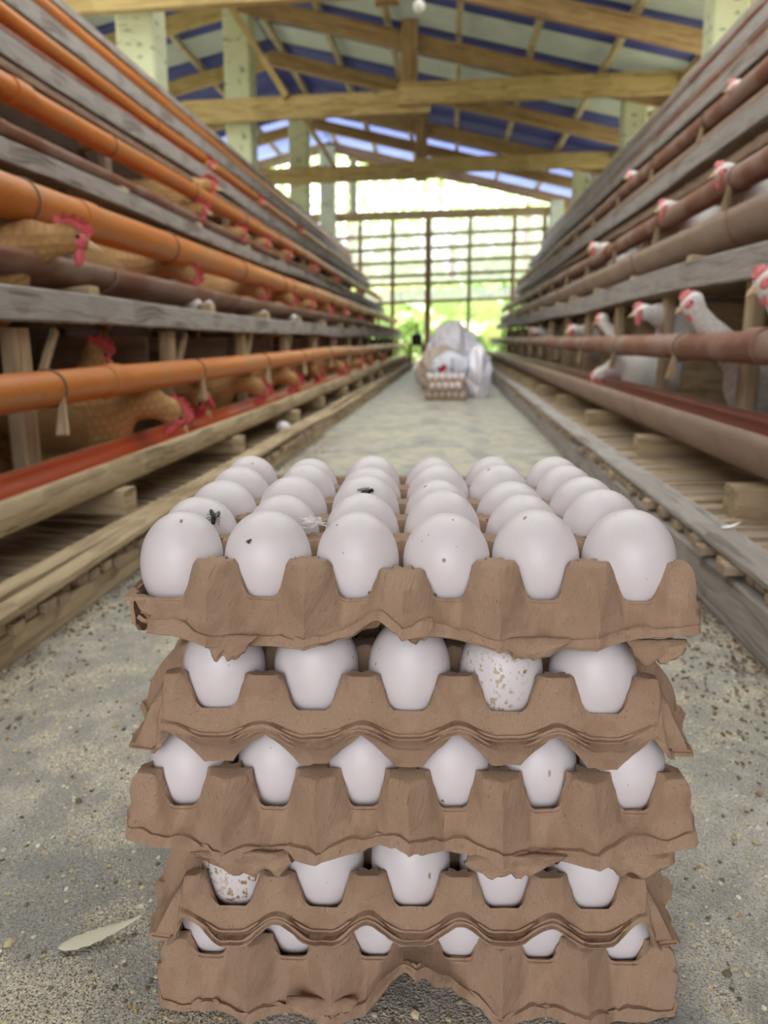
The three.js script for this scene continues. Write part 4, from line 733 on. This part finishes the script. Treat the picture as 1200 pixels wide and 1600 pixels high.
// ------------------------------------------------------------------ litter on the floor
{
  seed(909); const base = [0, 1, 2].map((k) => { const g = new THREE.IcosahedronGeometry(1, 0); const p = g.attributes.position; for (let i = 0; i < p.count; i++) { const n = 0.7 + 0.6 * hash(Math.round(p.getX(i) * 50), Math.round(p.getY(i) * 50), k + Math.round(p.getZ(i) * 50)); p.setXYZ(i, p.getX(i) * n, p.getY(i) * n * 0.6, p.getZ(i) * n); } g.computeVertexNormals(); return g; });
  const N = 9000, im = new THREE.InstancedMesh(base[1], mat(null, { color: 0xffffff, roughness: 1 }), N), m4 = new THREE.Matrix4(), col = new THREE.Color(); im.name = 'feed_crumbs';
  for (let i = 0; i < N; i++) {
    const near = rnd() < 0.8, z = near ? rr(0.0, -1.1) : rr(-1, -5), x = rr(-0.49, 0.36), s = rr(0.0006, 0.0019) * (rnd() < 0.03 ? 2 : 1);
    m4.compose(V(x, s * 0.3, z), new THREE.Quaternion().setFromEuler(new THREE.Euler(rr(-0.4, 0.4), rr(0, 6), rr(-0.4, 0.4))), V(s, s, s)); im.setMatrixAt(i, m4);
    const k = rnd(), fk = rr(0.75, 1.1); col.setRGB(...(k < 0.5 ? [0.62, 0.53, 0.33] : k < 0.75 ? [0.72, 0.68, 0.55] : k < 0.93 ? [0.18, 0.15, 0.10] : [0.5, 0.36, 0.15]).map((q) => q * fk)); im.setColorAt(i, col);
  }
  im.castShadow = im.receiveShadow = true; scene.add(im); stuff(im); im.userData.label = 'spilled feed crumbs scattered over the concrete floor';
}
{ // chaff and dried droppings swept against the kerbs
  const g = new THREE.BoxGeometry(1, 0.25, 0.55), N = 5200, im = new THREE.InstancedMesh(g, mat(null, { color: 0xffffff, roughness: 1 }), N), m4 = new THREE.Matrix4(), col = new THREE.Color(); im.name = 'chaff'; seed(4711);
  for (let i = 0; i < N; i++) {
    const right = rnd() < 0.62, t = Math.pow(rnd(), 2.2) * 0.11, z = right ? rr(-0.55, -2.4) : rr(-0.62, -3), x = right ? 0.362 - t : -0.497 + t * 0.8, s = rr(0.0015, 0.0055);
    m4.compose(V(x, s * 0.15 + rnd() * 0.004 * (1 - t / 0.12), z), new THREE.Quaternion().setFromEuler(new THREE.Euler(rr(-0.5, 0.5), rr(0, 6), rr(-0.5, 0.5))), V(s, s, s)); im.setMatrixAt(i, m4);
    const fk = rr(0.6, 1.15), k = rnd(); col.setRGB(...(k < 0.6 ? [0.24, 0.17, 0.11] : k < 0.85 ? [0.36, 0.28, 0.19] : [0.55, 0.49, 0.38]).map((q) => q * fk)); im.setColorAt(i, col);
  }
  im.castShadow = im.receiveShadow = true; scene.add(im); stuff(im); im.userData.label = 'brown chaff and litter swept against the kerb boards';
}
function featherGeo(L, Wd, curl) { const pos = [], uv = [], idx = [], n = 14; for (let i = 0; i <= n; i++) { const t = i / n, w = Wd * Math.sin(Math.PI * Math.pow(t, 0.6)) * (0.9 + 0.1 * Math.sin(t * 40)) + 0.0004; for (const q of [-1, 0, 1]) { pos.push(t * L, 0.0015 + curl * t * t + (q ? 0 : 0.0012), q * w); uv.push(t, q); } } for (let i = 0; i < n; i++) for (const k of [0, 1]) { const a = i * 3 + k; idx.push(a, a + 1, a + 3, a + 1, a + 4, a + 3); } return geoFrom(pos, uv, idx); }
[[[-0.235, 0.0015, -0.385], 0.5, 0.05, 'pale feather lying on the concrete beside the bottom tray', 0xd8d4bd], [[0.115 - 0.32, 0.0015, -0.62], 2.2, 0.045, 'curled yellowish feather on the concrete near the wooden kerb', 0xd9c58e], [[0.225, 0.0015, -0.47], 0.3, 0.018, 'small white fluff on the concrete near the white hens side', 0xf2f0ee], [[-0.09, 0.0015, -1.36], 0.9, 0.05, 'white feather on the aisle floor just beyond the tray stack', 0xffffff], [[0.395, 0.1015, -1.12], 0.4, 0.035, 'white sliver standing in for a glint on the grey egg-stop board', 0xffffff], [[0.44, 0.100, -1.0], 0.1, 0.035, 'white sliver standing in for a glint on the slats behind the egg-stop board', 0xffffff]].forEach(([p, a, l, lab, c]) => { const m = mesh('feather', featherGeo(l, l * 0.13, 0.006), mat(null, { color: c, roughness: 0.9, side: THREE.DoubleSide })); m.position.set(...p); m.rotation.y = a; tag(m, lab, 'feather'); });  // last two white ones are glints of light modelled as feather shapes

// ------------------------------------------------------------------ beyond the end wall: banana plants and trees
function blade(L, Wd, droop) { const pos = [], uv = [], idx = [], n = 12; for (let i = 0; i <= n; i++) { const t = i / n, w = Wd * Math.pow(Math.sin(Math.PI * (0.06 + 0.94 * t)), 0.6), x = L * t * (1 - droop * t * 0.35), y = L * (0.75 * t - droop * t * t); for (const q of [-1, -0.5, 0, 0.5, 1]) { pos.push(x, y + Math.abs(q) * w * 0.22 + 0.03 * Math.sin(i * 2.3 + q * 5) * Math.abs(q), q * w); uv.push(t, q); } } for (let i = 0; i < n; i++) for (let k = 0; k < 4; k++) { const a = i * 5 + k; idx.push(a, a + 5, a + 1, a + 1, a + 5, a + 6); } return geoFrom(pos, uv, idx); }
const bladeVar = [[1.7, 0.26, 0.55], [1.9, 0.30, 0.75], [1.5, 0.24, 0.35]].map((a) => blade(...a));
[[-1.5, -14.2, 1.1, 'yellow-leaved banana plant outside the far end, beside the brown hens rack'], [-0.2, -15.2, 0.7, 'green banana plant outside behind the white sack'], [0.75, -14.5, 0.5, 'pale green banana plant outside by the end of the white hens rack'], [-3.2, -15.5, 1.6, 'tall banana plant outside beyond the brown hens rack'], [2.4, -15.8, 1.2, 'banana plant outside beyond the white hens rack']].forEach(([x, z, h, lab], i) => {
  seed(300 + i); const t = thing('banana_plant', lab, 'plant', [x, -0.12, z]);
  mesh('stem', new THREE.CylinderGeometry(0.07, 0.12, h + 0.2, 12).translate(0, (h + 0.2) / 2, 0), M.leaf[2], t);
  for (let k = 0; k < 9; k++) { const b = mesh('leaf', bladeVar[k % 3], M.leaf[i === 0 ? (k % 2 ? 3 : 1) : (k % 4 === 3 ? 3 : k % 3)], t); b.position.y = h + 0.1 - k * 0.03; b.rotation.y = k * 2.4 + rr(-0.3, 0.3); b.scale.setScalar(rr(0.75, 1.05)); }
});
for (const [x, z, r, lab] of [[-2.9, -16.6, 1.0, 'pale green bush outside beyond the brown hens rack'], [-1.0, -17.0, 1.1, 'pale green bush outside between the banana plants'], [0.9, -16.8, 1.1, 'pale green bush outside behind the end studs near the white hens rack'], [2.9, -16.6, 1.0, 'pale green bush outside beyond the white hens rack']]) {
  seed(Math.round(900 + x * 10)); const t = thing('bush', lab, 'bush', [x, -0.12, z]);
  mesh('stem', new THREE.CylinderGeometry(0.03, 0.05, 0.8, 8).translate(0, 0.4, 0), M.trunk, t);
  const pos = [], idx = []; for (let k = 0; k < 2600; k++) { const a = rr(0, 6.28), e = Math.acos(rr(-1, 1)), q = r * Math.cbrt(rnd()), c = V(Math.sin(e) * Math.cos(a) * q, 1.05 + Math.cos(e) * q * 1.05, Math.sin(e) * Math.sin(a) * q * 0.8), d = V(rr(-1, 1), rr(-0.6, 1), rr(-1, 1)).normalize(), s = V(rr(-1, 1), rr(-1, 1), rr(-1, 1)).cross(d).normalize(), l = rr(0.14, 0.3), b = pos.length / 3, mid = c.clone().addScaledVector(d, l * 0.5); pos.push(...c.toArray(), ...mid.clone().addScaledVector(s, l * 0.28).toArray(), ...c.clone().addScaledVector(d, l).toArray(), ...mid.clone().addScaledVector(s, -l * 0.28).toArray()); idx.push(b, b + 1, b + 2, b, b + 2, b + 3); }
  stuff(mesh('foliage', geoFrom(pos, null, idx), M.leaf[x < 0 ? 1 : 0], t));
}
[[-2.4, -19, 2.2, 5.5, 'tall leafy tree seen through the gable opening'], [1.8, -20, 2.0, 5.0, 'leafy tree seen through the gable over the far wall'], [0, -23, 3.0, 4.2, 'broad pale green tree far beyond the open gable end']].forEach(([x, z, r, h, lab], i) => {
  seed(500 + i); const t = thing('tree', lab, 'tree', [x, -0.12, z]);
  mesh('trunk', new THREE.CylinderGeometry(0.09, 0.17, h * 0.75, 10).translate(0, h * 0.375, 0), M.trunk, t);
  const pos = [], idx = []; for (let k = 0; k < 2100; k++) { const a = rr(0, 6.28), e = Math.acos(rr(-1, 1)), q = r * (0.35 + 0.65 * Math.cbrt(rnd())), c = V(Math.sin(e) * Math.cos(a) * q, h * 0.68 + Math.cos(e) * q * 0.75, Math.sin(e) * Math.sin(a) * q), d = V(rr(-1, 1), rr(-1, 0.6), rr(-1, 1)).normalize(), s = V(rr(-1, 1), rr(-1, 1), rr(-1, 1)).cross(d).normalize(), l = rr(0.12, 0.26), b = pos.length / 3, mid = c.clone().addScaledVector(d, l * 0.5); pos.push(...c.toArray(), ...mid.clone().addScaledVector(s, l * 0.3).toArray(), ...c.clone().addScaledVector(d, l).toArray(), ...mid.clone().addScaledVector(s, -l * 0.3).toArray()); idx.push(b, b + 1, b + 2, b, b + 2, b + 3); }
  stuff(mesh('foliage', geoFrom(pos, null, idx), M.leaf[[0, 1, 1][i]], t));
});

renderer.render(scene, camera);
